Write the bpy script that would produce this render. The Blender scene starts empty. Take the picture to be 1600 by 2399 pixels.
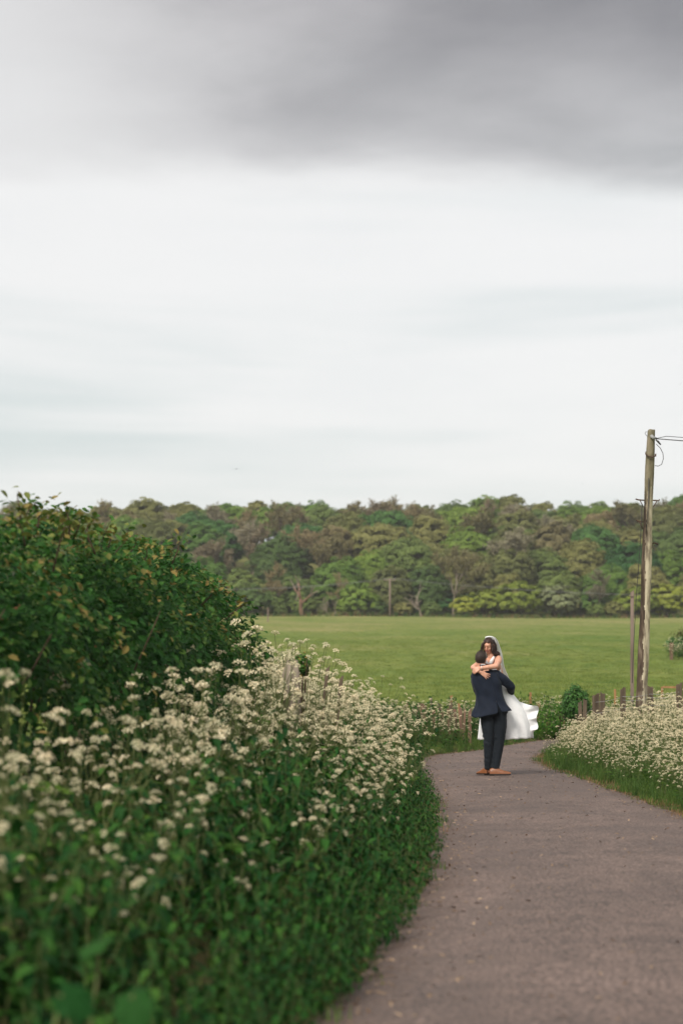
import bpy, bmesh, math, random
import numpy as np
from mathutils import Vector, Matrix, Euler, Quaternion

# ------------------------------------------------------------------ camera, sky, sun, exposure
SC = bpy.context.scene
COL = SC.collection
R = math.radians
CAM_H = 1.65
FPX = 4665.0                      # focal length in photograph pixels (70 mm on a 36 mm tall frame)
PITCH = math.atan(356.5 / FPX)
cam_d = bpy.data.cameras.new('camera')
cam = bpy.data.objects.new('camera', cam_d); COL.objects.link(cam)
cam.location = (0, 0, CAM_H)
cam.rotation_euler = (math.pi / 2 + PITCH, 0, 0)
cam_d.sensor_fit = 'VERTICAL'; cam_d.sensor_height = 36.0; cam_d.sensor_width = 24.0
cam_d.lens = 70.0
cam_d.clip_start = 0.1; cam_d.clip_end = 6000
cam_d.dof.use_dof = True; cam_d.dof.focus_distance = 28.8; cam_d.dof.aperture_fstop = 1.85
SC.camera = cam

SUN_AZ, SUN_EL = R(-148), R(41)    # azimuth from +Y towards +X: behind the camera on the left
EXPOSURE = 1.35
world = bpy.data.worlds.new('World'); SC.world = world; world.use_nodes = True
wn, wl = world.node_tree.nodes, world.node_tree.links
wn.clear()
def W(kind, **kw):
    n = wn.new(kind)
    for k, v in kw.items():
        if k == 'inp':
            for i, x in v.items(): n.inputs[i].default_value = x
        else: setattr(n, k, v)
    return n
def wmath(op, a, b=None, clamp=False):
    n = W('ShaderNodeMath', operation=op, use_clamp=clamp)
    for i, x in enumerate((a, b)):
        if x is None: continue
        if isinstance(x, (int, float)): n.inputs[i].default_value = x
        else: wl.new(x, n.inputs[i])
    return n.outputs[0]
def wmap(x, a, b, c, d):
    n = W('ShaderNodeMapRange', interpolation_type='SMOOTHSTEP')
    wl.new(x, n.inputs[0])
    for i, v in enumerate((a, b, c, d)): n.inputs[i + 1].default_value = v
    return n.outputs[0]
def wmix(f, a, b):
    n = W('ShaderNodeMix', data_type='RGBA')
    if isinstance(f, (int, float)): n.inputs[0].default_value = f
    else: wl.new(f, n.inputs[0])
    for i, x in ((6, a), (7, b)):
        if isinstance(x, tuple): n.inputs[i].default_value = x
        else: wl.new(x, n.inputs[i])
    return n.outputs[2]
def wcomb(x, y, z):
    n = W('ShaderNodeCombineXYZ')
    for i, v in enumerate((x, y, z)):
        if isinstance(v, (int, float)): n.inputs[i].default_value = v
        else: wl.new(v, n.inputs[i])
    return n.outputs[0]
def wnoise(vec, scale, detail=4, rough=.55, dist=0.):
    n = W('ShaderNodeTexNoise'); wl.new(vec, n.inputs['Vector'])
    n.inputs['Scale'].default_value = scale; n.inputs['Detail'].default_value = detail
    n.inputs['Roughness'].default_value = rough; n.inputs['Distortion'].default_value = dist
    return n.outputs[0]
tc = W('ShaderNodeTexCoord')
sep = W('ShaderNodeSeparateXYZ'); wl.new(tc.outputs['Generated'], sep.inputs[0])
dx, dy, dz = sep.outputs
zz = wmath('ADD', wmath('MAXIMUM', dz, 0.0), 0.12)
cx, cy = wmath('DIVIDE', dx, zz), wmath('DIVIDE', dy, zz)          # the cloud deck as a plane overhead
plane = wcomb(cx, cy, 0.0)
n_big = wnoise(plane, 0.9, 3, .5, .3)
n_mid = wnoise(wcomb(wmath('ADD', cx, 7.3), cy, 2.0), 2.2, 6, .55, .15)
# one dark cloud bank: its edge lies ahead, above the bright belt of sky towards the horizon
edge = wmath('ADD', cy, wmath('MULTIPLY', wmath('SUBTRACT', n_big, .5), 1.1))
edge = wmath('ADD', edge, wmath('MULTIPLY', cx, -.10))
edge = wmath('ADD', edge, wmath('MULTIPLY', wmath('SUBTRACT', n_mid, .5), .42))
bank = wmath('ADD', wmath('MULTIPLY', wmap(edge, 2.48, 2.76, 1.0, 0.0), .50), wmath('MULTIPLY', wmap(edge, 2.00, 2.70, 1.0, 0.0), .50))
bank = wmath('MULTIPLY', bank, wmap(cy, .3, 1.4, 0.0, 1.0))
bank = wmath('MULTIPLY', bank, wmap(cx, -.42, -.06, 0.42, 1.0))
lump = wmath('MULTIPLY', wmap(n_mid, .30, .70, .80, 1.20), wmap(cx, -.35, .5, 1.16, .74))
K = 1 / (2 ** EXPOSURE) * 10
white = tuple(K * v for v in (.925, .91, .89)) + (1,)
grey = tuple(K * v for v in (.37, .35, .345)) + (1,)
# thin level streaks low down, faintly green-grey
streak = wnoise(wcomb(wmath('MULTIPLY', dx, 2.2), wmath('MULTIPLY', dz, 21.0), 11.4), 1.0, 4, .5, .2)
haze_c = tuple(K * v for v in (.63, .695, .685)) + (1,)
col = wmix(wmath('MULTIPLY', wmap(streak, .48, .72, 0., 1.), wmap(dz, .30, .12, .15, .80)), white, haze_c)
soft = wmap(n_mid, .40, .75, 0., .35)
col = wmix(soft, col, tuple(K * v for v in (.82, .825, .82)) + (1,))
vm = W('ShaderNodeMix', data_type='RGBA', blend_type='MULTIPLY'); vm.inputs[0].default_value = 1.0
vm.inputs[6].default_value = grey
wl.new(wcomb(lump, lump, lump), vm.inputs[7])
col = wmix(bank, col, vm.outputs[2])
sky = W('ShaderNodeTexSky', sky_type='NISHITA', sun_disc=False)
sky.sun_elevation = SUN_EL; sky.sun_rotation = SUN_AZ
col = wmix(0.94, sky.outputs[0], col)
bg = W('ShaderNodeBackground'); bg.inputs['Strength'].default_value = 0.10
wl.new(col, bg.inputs[0])
wo = W('ShaderNodeOutputWorld'); wl.new(bg.outputs[0], wo.inputs[0])

sun_d = bpy.data.lights.new('sun', 'SUN'); sun_d.energy = 1.5; sun_d.angle = R(18); sun_d.color = (1, .95, .87)
sun = bpy.data.objects.new('sun', sun_d); COL.objects.link(sun)
sd = Vector((math.sin(SUN_AZ) * math.cos(SUN_EL), math.cos(SUN_AZ) * math.cos(SUN_EL), math.sin(SUN_EL)))
sun.rotation_euler = (-sd).to_track_quat('-Z', 'Y').to_euler()
sun.location = (-10, -10, 30)
SC.view_settings.view_transform = 'Standard'; SC.view_settings.look = 'None'
SC.view_settings.exposure = EXPOSURE; SC.view_settings.gamma = 1.0
SC.view_settings.use_curve_mapping = False
SC.render.engine = 'CYCLES'
SC.cycles.use_denoising = True
SC.cycles.max_bounces = 6; SC.cycles.transparent_max_bounces = 12
SC.cycles.diffuse_bounces = 3; SC.cycles.glossy_bounces = 2; SC.cycles.transmission_bounces = 4
SC.cycles.volume_bounces = 0

# ------------------------------------------------------------------ helpers
_f = Vector((0, math.cos(PITCH), math.sin(PITCH))); _u = Vector((0, -math.sin(PITCH), math.cos(PITCH)))
def P(px, py, d):
    """a photograph pixel at forward distance d, as a place in the world"""
    v = _f * FPX + Vector((1, 0, 0)) * (px - 800) + _u * (1199.5 - py)
    v = v * (d / v.y)
    return Vector((v.x, d, CAM_H + v.z))
def smooth(a, b, x):
    t = np.clip((np.asarray(x, float) - a) / (b - a), 0, 1)
    return t * t * (3 - 2 * t)

def tag(o, label=None, cat=None, group=None, kind=None):
    if label: o['label'] = label
    if cat: o['category'] = cat
    if group: o['group'] = group
    if kind: o['kind'] = kind
    return o
def link(name, me, parent=None, loc=None):
    o = bpy.data.objects.new(name, me); COL.objects.link(o)
    if parent is not None: o.parent = parent
    if loc is not None: o.location = loc
    return o
def empty(name, loc=(0, 0, 0)):
    o = bpy.data.objects.new(name, None); COL.objects.link(o); o.location = loc
    o.empty_display_size = .1
    return o

class MB:
    """collects verts / faces, then becomes one mesh"""
    def __init__(s): s.v, s.f, s.m, s.t = [], [], [], []
    def add(s, vs, fs, m=0, t=.5):
        b = len(s.v); s.v += [tuple(x) for x in vs]
        s.f += [tuple(b + i for i in f) for f in fs]; s.m += [m] * len(fs); s.t += [t] * len(vs)
    def tube(s, pts, rad, n=6, m=0, t=.5, cap=True):
        pts = [Vector(p) for p in pts]; vs = []; fs = []
        if not hasattr(rad, '__len__'): rad = [rad] * len(pts)
        d0 = (pts[1] - pts[0]).normalized()
        a = d0.orthogonal().normalized()
        for i, p in enumerate(pts):
            d = (pts[min(i + 1, len(pts) - 1)] - pts[max(i - 1, 0)])
            d = d.normalized() if d.length > 1e-9 else d0
            a = (a - d * a.dot(d)); a = a.normalized() if a.length > 1e-6 else d.orthogonal().normalized()
            b = d.cross(a)
            for k in range(n):
                w = 2 * math.pi * k / n
                vs.append(p + (a * math.cos(w) + b * math.sin(w)) * rad[i])
        for i in range(len(pts) - 1):
            for k in range(n):
                k2 = (k + 1) % n
                fs.append((i * n + k, i * n + k2, (i + 1) * n + k2, (i + 1) * n + k))
        if cap and n > 2:
            fs.append(tuple(range(n))[::-1]); fs.append(tuple((len(pts) - 1) * n + k for k in range(n)))
        s.add(vs, fs, m, t)
    def ell(s, c, r, M=None, seg=16, ring=10, m=0, t=.5):
        c = Vector(c); vs = [Vector((0, 0, 1))]; fs = []
        for i in range(1, ring):
            th = math.pi * i / ring
            for k in range(seg):
                w = 2 * math.pi * k / seg
                vs.append(Vector((math.sin(th) * math.cos(w), math.sin(th) * math.sin(w), math.cos(th))))
        vs.append(Vector((0, 0, -1)))
        for k in range(seg): fs.append((0, 1 + k, 1 + (k + 1) % seg))
        for i in range(ring - 2):
            for k in range(seg):
                a = 1 + i * seg + k; b = 1 + i * seg + (k + 1) % seg
                fs.append((a, a + seg, b + seg, b))
        for k in range(seg): fs.append((len(vs) - 1, 1 + (ring - 2) * seg + (k + 1) % seg, 1 + (ring - 2) * seg + k))
        out = []
        for v in vs:
            q = Vector((v.x * r[0], v.y * r[1], v.z * r[2]))
            if M is not None: q = M @ q
            out.append(c + q)
        s.add(out, fs, m, t)
    def cap(s, a, b, ra, rb, n=14, m=0):
        """tapered capsule, closed"""
        a, b = Vector(a), Vector(b); d = (b - a); L = d.length; d = d.normalized()
        pts, rad = [], []
        for i in range(5):
            w = math.pi / 2 * (1 - i / 4); pts.append(a - d * ra * math.sin(w)); rad.append(max(ra * math.cos(w), 1e-4))
        for i in range(5):
            w = math.pi / 2 * i / 4; pts.append(b + d * rb * math.sin(w)); rad.append(max(rb * math.cos(w), 1e-4))
        s.tube(pts, rad, n, m)
    def chain(s, pts, rad, n=14):
        for i in range(len(pts) - 1): s.cap(pts[i], pts[i + 1], rad[i], rad[i + 1], n)
    def box(s, lo, hi, m=0, t=.5):
        x0, y0, z0 = lo; x1, y1, z1 = hi
        s.add([(x0, y0, z0), (x1, y0, z0), (x1, y1, z0), (x0, y1, z0), (x0, y0, z1), (x1, y0, z1), (x1, y1, z1), (x0, y1, z1)],
              [(3, 2, 1, 0), (4, 5, 6, 7), (0, 1, 5, 4), (1, 2, 6, 5), (2, 3, 7, 6), (3, 0, 4, 7)], m, t)
    def mesh(s, name, mats, smooth_=True):
        me = bpy.data.meshes.new(name); me.from_pydata(s.v, [], s.f)
        for m in (mats if isinstance(mats, (list, tuple)) else [mats]): me.materials.append(m)
        if s.m: me.polygons.foreach_set('material_index', s.m)
        if smooth_: me.polygons.foreach_set('use_smooth', [True] * len(s.f))
        at = me.attributes.new('tint', 'FLOAT', 'POINT'); at.data.foreach_set('value', s.t)
        me.update(); return me
    def build(s, name, mats, parent=None, smooth_=True, loc=None):
        return link(name, s.mesh(name, mats, smooth_), parent, loc)

def np_mesh(name, verts, tris, mats, tint=None, midx=None, smooth_=False):
    me = bpy.data.meshes.new(name)
    n, k = len(verts), tris.shape[1]
    me.vertices.add(n); me.vertices.foreach_set('co', np.ascontiguousarray(verts, np.float32).ravel())
    me.loops.add(tris.size); me.loops.foreach_set('vertex_index', np.ascontiguousarray(tris, np.int32).ravel())
    me.polygons.add(len(tris)); me.polygons.foreach_set('loop_start', np.arange(0, tris.size, k, dtype=np.int32))
    if midx is not None: me.polygons.foreach_set('material_index', midx.astype(np.int32))
    me.polygons.foreach_set('use_smooth', np.full(len(tris), smooth_))
    for m in (mats if isinstance(mats, (list, tuple)) else [mats]): me.materials.append(m)
    at = me.attributes.new('tint', 'FLOAT', 'POINT')
    at.data.foreach_set('value', (np.full(n, .5) if tint is None else tint).astype(np.float32))
    me.update(calc_edges=True); return me
def scatter_np(tv, tf, pos, M, tint):
    """copies of template (tv, tf) at pos with matrices M; returns verts, faces, tint per vertex"""
    m, n = len(pos), len(tv)
    v = np.einsum('mij,nj->mni', M, tv) + pos[:, None, :]
    f = tf[None] + (np.arange(m) * n)[:, None, None]
    return v.reshape(-1, 3), f.reshape(-1, tf.shape[1]), np.repeat(tint, n)
def frames(nrm, rng, size, up=None):
    """matrices whose z axis is nrm, spun at random about it, scaled"""
    n = nrm / np.linalg.norm(nrm, axis=1, keepdims=True)
    r = rng.normal(size=n.shape) if up is None else up + rng.normal(size=n.shape) * .35
    x = r - n * (r * n).sum(1, keepdims=True); x /= np.linalg.norm(x, axis=1, keepdims=True)
    y = np.cross(n, x)
    return np.stack([x, y, n], axis=2) * size[:, None, None]

# ------------------------------------------------------------------ materials
def mat(name):
    m = bpy.data.materials.new(name); m.use_nodes = True
    nt = m.node_tree; nt.nodes.clear()
    return m, nt.nodes, nt.links
def N(nt, kind, **kw):
    n = nt.new(kind)
    for k, v in kw.items(): setattr(n, k, v)
    return n
def ramp(nodes, links, fac, stops):
    r = nodes.new('ShaderNodeValToRGB'); links.new(fac, r.inputs[0])
    e = r.color_ramp.elements
    while len(e) < len(stops): e.new(.5)
    for i, (p, c) in enumerate(stops): e[i].position = p; e[i].color = tuple(c) + (1,)
    return r.outputs[0]
def noise(nodes, links, vec, scale, detail=4, rough=.55):
    n = nodes.new('ShaderNodeTexNoise')
    if vec is not None: links.new(vec, n.inputs['Vector'])
    n.inputs['Scale'].default_value = scale; n.inputs['Detail'].default_value = detail; n.inputs['Roughness'].default_value = rough
    return n.outputs[0]
def leaf_mat(name, dark, light, trans=.30, rough=.55, spec=.25, objvar=.25):
    """foliage: colour runs dark -> light with the leaf's own tint, each plant a little different"""
    m, nd, lk = mat(name)
    at = N(nd, 'ShaderNodeAttribute', attribute_name='tint')
    c = ramp(nd, lk, at.outputs['Fac'], [(0, dark), (1, light)])
    oi = N(nd, 'ShaderNodeObjectInfo')
    hs = N(nd, 'ShaderNodeHueSaturation'); lk.new(c, hs.inputs['Color'])
    mr = N(nd, 'ShaderNodeMapRange'); lk.new(oi.outputs['Random'], mr.inputs[0])
    mr.inputs[3].default_value = 1 - objvar; mr.inputs[4].default_value = 1 + objvar
    lk.new(mr.outputs[0], hs.inputs['Value'])
    mh = N(nd, 'ShaderNodeMapRange'); lk.new(oi.outputs['Random'], mh.inputs[0])
    mh.inputs[3].default_value = .5 + .02 * objvar / .25; mh.inputs[4].default_value = .5 - .02 * objvar / .25
    lk.new(mh.outputs[0], hs.inputs['Hue'])
    p = N(nd, 'ShaderNodeBsdfPrincipled'); lk.new(hs.outputs[0], p.inputs['Base Color'])
    p.inputs['Roughness'].default_value = rough; p.inputs['Specular IOR Level'].default_value = spec
    out = N(nd, 'ShaderNodeOutputMaterial')
    if trans > 0:
        t = N(nd, 'ShaderNodeBsdfTranslucent'); lk.new(hs.outputs[0], t.inputs['Color'])
        mx = N(nd, 'ShaderNodeMixShader'); mx.inputs[0].default_value = trans
        lk.new(p.outputs[0], mx.inputs[1]); lk.new(t.outputs[0], mx.inputs[2]); lk.new(mx.outputs[0], out.inputs[0])
    else: lk.new(p.outputs[0], out.inputs[0])
    return m
def rough_mat(name, stops, scale=8, detail=6, rough=.85, bump=.3, bscale=None, stretch=(1, 1, 1), spec=.2, coord='Object', bdist=.02):
    m, nd, lk = mat(name)
    tcn = N(nd, 'ShaderNodeTexCoord'); mp = N(nd, 'ShaderNodeMapping'); mp.inputs['Scale'].default_value = stretch
    lk.new(tcn.outputs[coord], mp.inputs[0])
    nz = noise(nd, lk, mp.outputs[0], scale, detail, .6)
    c = ramp(nd, lk, nz, stops)
    p = N(nd, 'ShaderNodeBsdfPrincipled'); lk.new(c, p.inputs['Base Color'])
    p.inputs['Roughness'].default_value = rough; p.inputs['Specular IOR Level'].default_value = spec
    if bump:
        b = N(nd, 'ShaderNodeBump'); b.inputs['Strength'].default_value = bump; b.inputs['Distance'].default_value = bdist
        lk.new(noise(nd, lk, mp.outputs[0], bscale or scale * 2, 5, .6), b.inputs['Height']); lk.new(b.outputs[0], p.inputs['Normal'])
    out = N(nd, 'ShaderNodeOutputMaterial'); lk.new(p.outputs[0], out.inputs[0])
    return m
# ------------------------------------------------------------------ the lie of the land
KS = 1.045
LEFT = np.array([(-40, -4.2), (-15, -2.6), (0, -1.1), (5, -.62), (8.6, -.16), (11.2, .19), (14.6, .60), (18.4, .85), (22, 1.0), (26.4, 1.08), (30, 1.12),
                 (33, 1.3), (34.6, 1.62), (36.3, 2.37), (38.9, 3.25), (41.6, 4.28), (44, 6.2), (46, 10), (47.5, 17), (48.5, 30)]) * KS
RIGHT = np.array([(-40, -.6), (-15, .8), (0, 2.0), (8.6, 3.1), (15, 3.5), (20.7, 3.55), (23, 3.46), (26.4, 3.36), (30, 3.2), (32.5, 3.18),
                  (34.6, 3.42), (36.5, 3.85), (38.5, 4.7), (40, 6.0), (41.5, 8.4), (43.2, 13), (44.5, 19), (45.5, 30)]) * KS
def resample(pts, n):
    """smooth polyline (Catmull-Rom) with n points"""
    out = []
    p = np.vstack([2 * pts[0] - pts[1], pts, 2 * pts[-1] - pts[-2]])
    for i in range(1, len(p) - 2):
        for t in np.linspace(0, 1, 12, endpoint=False):
            a, b, c, d = p[i - 1], p[i], p[i + 1], p[i + 2]
            out.append(.5 * (2 * b + (c - a) * t + (2 * a - 5 * b + 4 * c - d) * t * t + (3 * b - 3 * c + d - a) * t ** 3))
    out.append(p[-2]); out = np.array(out)
    s = np.r_[0, np.cumsum(np.linalg.norm(np.diff(out, axis=0), axis=1))]
    q = np.linspace(0, s[-1], n)
    return np.c_[np.interp(q, s, out[:, 0]), np.interp(q, s, out[:, 1])]
EL, ER = resample(LEFT, 420), resample(RIGHT, 420)         # columns: forward y, sideways x
def xl(y): return np.interp(y, LEFT[:, 0], LEFT[:, 1])
def xr(y): return np.interp(y, RIGHT[:, 0], RIGHT[:, 1])
def left_d(x, y):
    """signed distance to the left edge, positive off the road"""
    x, y = np.atleast_1d(np.asarray(x, float)), np.atleast_1d(np.asarray(y, float))
    d = np.empty(len(x))
    for s in range(0, len(x), 4000):
        q = np.stack([y[s:s + 4000], x[s:s + 4000]], 1)
        dd = ((q[:, None] - EL[None]) ** 2).sum(2); i = dd.argmin(1); i = np.clip(i, 1, len(EL) - 2)
        t = EL[i + 1] - EL[i - 1]; v = q - EL[i]
        d[s:s + 4000] = np.sign(t[:, 1] * v[:, 0] - t[:, 0] * v[:, 1]) * np.sqrt(dd.min(1))
    return d
def right_d(x, y):
    x, y = np.atleast_1d(np.asarray(x, float)), np.atleast_1d(np.asarray(y, float))
    d = np.empty(len(x))
    for s in range(0, len(x), 4000):
        q = np.stack([y[s:s + 4000], x[s:s + 4000]], 1)
        dd = ((q[:, None] - ER[None]) ** 2).sum(2); i = dd.argmin(1); i = np.clip(i, 1, len(ER) - 2)
        t = ER[i + 1] - ER[i - 1]; v = q - ER[i]
        d[s:s + 4000] = -np.sign(t[:, 1] * v[:, 0] - t[:, 0] * v[:, 1]) * np.sqrt(dd.min(1))
    return d
HILL0 = 306.0
def h_base(x, y):
    x, y = np.asarray(x, float), np.asarray(y, float)
    z = np.where(y > 49, (y - 49) * .0335, 0) * smooth(49, 62, y) + .38 * smooth(48, 55, y)
    z = z * (1 - smooth(HILL0, HILL0 + 1, y)) + smooth(HILL0, HILL0 + 1, y) * ((HILL0 - 49) * .0335 + .38)
    hy = np.clip(y - HILL0, 0, 74)
    z = z + hy * .178 + 1.8 * smooth(0, 25, hy) + np.clip(y - HILL0 - 74, 0, 60) * .03
    z = z - .004 * x * smooth(80, 300, y)                                  # the field tilts a touch
    z = z + smooth(20, 90, x) * smooth(HILL0 + 20, HILL0 + 70, y) * 1.2 - smooth(20, 75, -x) * smooth(HILL0, HILL0 + 60, y) * 1.6
    z = z + .10 * np.sin(x * .11 + 1.3) * np.sin(y * .07) * smooth(55, 90, y)
    return z
def h(x, y):
    x, y = np.atleast_1d(np.asarray(x, float)), np.atleast_1d(np.asarray(y, float))
    z = h_base(x, y)
    near = y < 70
    if near.any():
        a, b = left_d(x[near], y[near]), right_d(x[near], y[near])
        z[near] += .34 * smooth(.15, 1.7, a) * (1 - smooth(33, 37, y[near])) + .12 * smooth(.1, .9, a) * smooth(33, 37, y[near])
        z[near] += .14 * smooth(.25, 2.2, b)
    return z
def h1(x, y): return float(h(x, y)[0])

# materials of the ground
def ground_mat():
    m, nd, lk = mat('pasture')
    tcn = N(nd, 'ShaderNodeTexCoord'); mp = N(nd, 'ShaderNodeMapping'); lk.new(tcn.outputs['Object'], mp.inputs[0])
    mp.inputs['Scale'].default_value = (1, .55, 1)
    n1 = noise(nd, lk, mp.outputs[0], .10, 5, .6); n2 = noise(nd, lk, mp.outputs[0], 1.4, 6, .65); n3 = noise(nd, lk, mp.outputs[0], 9, 4, .6)
    sx = N(nd, 'ShaderNodeSeparateXYZ'); lk.new(tcn.outputs['Object'], sx.inputs[0])
    dr = N(nd, 'ShaderNodeMapRange'); lk.new(sx.outputs[1], dr.inputs[0]); dr.inputs[1].default_value = 60; dr.inputs[2].default_value = 260; dr.inputs[3].default_value = -.05; dr.inputs[4].default_value = .12   # drier up the slope
    na = N(nd, 'ShaderNodeMath', operation='ADD'); lk.new(n1, na.inputs[0]); lk.new(dr.outputs[0], na.inputs[1])
    c1 = ramp(nd, lk, na.outputs[0], [(.30, (.094, .150, .025)), (.52, (.158, .192, .046)), (.72, (.240, .225, .085))])
    c2 = ramp(nd, lk, n2, [(.30, (.50, .62, .5)), (.55, (1, 1, 1)), (.75, (1.25, 1.15, 1.1))])
    c3 = ramp(nd, lk, n3, [(.3, (.75, .8, .75)), (.6, (1.12, 1.1, 1.05))])
    a = N(nd, 'ShaderNodeMix', data_type='RGBA', blend_type='MULTIPLY'); a.inputs[0].default_value = 1; lk.new(c1, a.inputs[6]); lk.new(c2, a.inputs[7])
    b = N(nd, 'ShaderNodeMix', data_type='RGBA', blend_type='MULTIPLY'); b.inputs[0].default_value = 1; lk.new(a.outputs[2], b.inputs[6]); lk.new(c3, b.inputs[7])
    # bare soil and dry litter beside the lane
    at = N(nd, 'ShaderNodeAttribute', attribute_name='tint')
    soil = ramp(nd, lk, n3, [(.3, (.035, .026, .015)), (.6, (.095, .062, .035))])
    e = N(nd, 'ShaderNodeMix', data_type='RGBA'); lk.new(at.outputs['Fac'], e.inputs[0]); lk.new(b.outputs[2], e.inputs[6]); lk.new(soil, e.inputs[7])
    p = N(nd, 'ShaderNodeBsdfPrincipled'); lk.new(e.outputs[2], p.inputs['Base Color'])
    p.inputs['Roughness'].default_value = .9; p.inputs['Specular IOR Level'].default_value = .1
    bm_ = N(nd, 'ShaderNodeBump'); bm_.inputs['Strength'].default_value = .9; bm_.inputs['Distance'].default_value = .22
    lk.new(n2, bm_.inputs['Height']); lk.new(bm_.outputs[0], p.inputs['Normal'])
    out = N(nd, 'ShaderNodeOutputMaterial'); lk.new(p.outputs[0], out.inputs[0])
    return m
M_GROUND = ground_mat()
def asphalt_mat():
    m, nd, lk = mat('worn_asphalt')
    tcn = N(nd, 'ShaderNodeTexCoord'); o = tcn.outputs['Object']
    big = noise(nd, lk, o, .55, 5, .6); mid = noise(nd, lk, o, 3.2, 6, .65); fine = noise(nd, lk, o, 48, 4, .75); grit = noise(nd, lk, o, 130, 2, .6)
    c = ramp(nd, lk, big, [(.30, (.084, .061, .052)), (.50, (.113, .083, .071)), (.70, (.155, .114, .099))])
    c2 = ramp(nd, lk, mid, [(.30, (.80, .80, .80)), (.5, (1, 1, 1)), (.72, (1.18, 1.15, 1.13))])
    c3 = ramp(nd, lk, fine, [(.38, (.30, .29, .29)), (.50, (1, 1, 1)), (.61, (2.0, 1.9, 1.8))])
    a = N(nd, 'ShaderNodeMix', data_type='RGBA', blend_type='MULTIPLY'); a.inputs[0].default_value = 1; lk.new(c, a.inputs[6]); lk.new(c2, a.inputs[7])
    b = N(nd, 'ShaderNodeMix', data_type='RGBA', blend_type='MULTIPLY'); b.inputs[0].default_value = 1; lk.new(a.outputs[2], b.inputs[6]); lk.new(c3, b.inputs[7])
    vo = N(nd, 'ShaderNodeTexVoronoi'); lk.new(o, vo.inputs['Vector']); vo.inputs['Scale'].default_value = 16
    chip = ramp(nd, lk, vo.outputs['Distance'], [(.05, (1, 1, 1)), (.13, (0, 0, 0))])
    sel = ramp(nd, lk, noise(nd, lk, o, 17, 2, .5), [(.60, (0, 0, 0)), (.64, (1, 1, 1))])
    cm = N(nd, 'ShaderNodeMix', data_type='RGBA', blend_type='MULTIPLY'); cm.inputs[0].default_value = 1; lk.new(chip, cm.inputs[6]); lk.new(sel, cm.inputs[7])
    d = N(nd, 'ShaderNodeMix', data_type='RGBA'); lk.new(cm.outputs[2], d.inputs[0]); lk.new(b.outputs[2], d.inputs[6]); d.inputs[7].default_value = (.34, .28, .25, 1)
    at = N(nd, 'ShaderNodeAttribute', attribute_name='tint')      # dirt washed to the edges
    et = N(nd, 'ShaderNodeMath', operation='MULTIPLY'); lk.new(at.outputs['Fac'], et.inputs[0]); lk.new(ramp(nd, lk, mid, [(.35, (0, 0, 0)), (.6, (1, 1, 1))]), et.inputs[1])
    e = N(nd, 'ShaderNodeMix', data_type='RGBA'); lk.new(et.outputs[0], e.inputs[0]); lk.new(d.outputs[2], e.inputs[6]); e.inputs[7].default_value = (.085, .055, .040, 1)
    p = N(nd, 'ShaderNodeBsdfPrincipled'); lk.new(e.outputs[2], p.inputs['Base Color'])
    rr = ramp(nd, lk, big, [(.35, (.62, .62, .62)), (.65, (.85, .85, .85))]); lk.new(rr, p.inputs['Roughness'])
    p.inputs['Specular IOR Level'].default_value = .35
    bm_ = N(nd, 'ShaderNodeBump'); bm_.inputs['Strength'].default_value = .55; bm_.inputs['Distance'].default_value = .006
    lk.new(grit, bm_.inputs['Height']); lk.new(bm_.outputs[0], p.inputs['Normal'])
    out = N(nd, 'ShaderNodeOutputMaterial'); lk.new(p.outputs[0], out.inputs[0])
    return m
M_ROAD = asphalt_mat()

def axis(*seg):
    o = []
    for a, b, n in seg: o += list(np.linspace(a, b, n, endpoint=False))
    return np.array(o + [seg[-1][1]])
gx = axis((-600, -200, 8), (-200, -30, 16), (-30, -6, 24), (-6, 10, 64), (10, 30, 24), (30, 200, 16), (200, 600, 8))
gy = axis((-120, -20, 6), (-20, 0, 20), (0, 50, 150), (50, 70, 30), (70, 300, 50), (300, 460, 46), (460, 720, 10))
GX, GY = np.meshgrid(gx, gy)
gz = h(GX.ravel(), GY.ravel())
ld, rd = left_d(GX.ravel(), GY.ravel()), right_d(GX.ravel(), GY.ravel())
off = np.maximum(ld, rd)
gz = gz - .03 * (1 - smooth(-.15, .05, off)) * (GY.ravel() < 70)
soil = (1 - smooth(.02, .75, off)) * (GY.ravel() < 70)
soil = np.maximum(soil, .8 * smooth(.1, .5, ld) * (1 - smooth(4, 6, ld)) * (GY.ravel() < 36))
soil = np.maximum(soil, .25 * smooth(HILL0 - 3, HILL0 + 4, GY.ravel()))
nx, ny = len(gx), len(gy)
ii, jj = np.meshgrid(np.arange(ny - 1), np.arange(nx - 1), indexing='ij'); a0 = (ii * nx + jj).ravel()
ground = link('field', np_mesh('field', np.c_[GX.ravel(), GY.ravel(), gz], np.c_[a0, a0 + 1, a0 + nx + 1, a0 + nx], M_GROUND, soil, smooth_=True))
tag(ground, 'green pasture rising gently from the lane to the wood', 'field', kind='structure')

rng = np.random.default_rng(3)
def wob(n, amp, k, seed):
    r = np.random.default_rng(seed); x = np.arange(n)
    return amp * sum(np.sin(x * f + r.uniform(0, 6.28)) * w for f, w in ((.9 * k, .4), (.37 * k, .6), (1.9 * k, .3)))
nc = 15
rv, rt = [], []
wl_, wr_ = wob(420, .05, 1, 1), wob(420, .05, 1, 2)
for i in range(420):
    l = EL[i] + 0; r_ = ER[i] + 0
    dv = (r_ - l) / np.linalg.norm(r_ - l)
    l = l + dv * wl_[i]; r_ = r_ + dv * wr_[i]
    for j in range(nc):
        t = j / (nc - 1); q = l * (1 - t) + r_ * t
        rv.append((q[1], q[0], .012 + .045 * (1 - (2 * t - 1) ** 2)))
        rt.append(max(0, 1 - min(t, 1 - t) * 7.5))
ii, jj = np.meshgrid(np.arange(419), np.arange(nc - 1), indexing='ij'); a0 = (ii * nc + jj).ravel()
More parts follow.
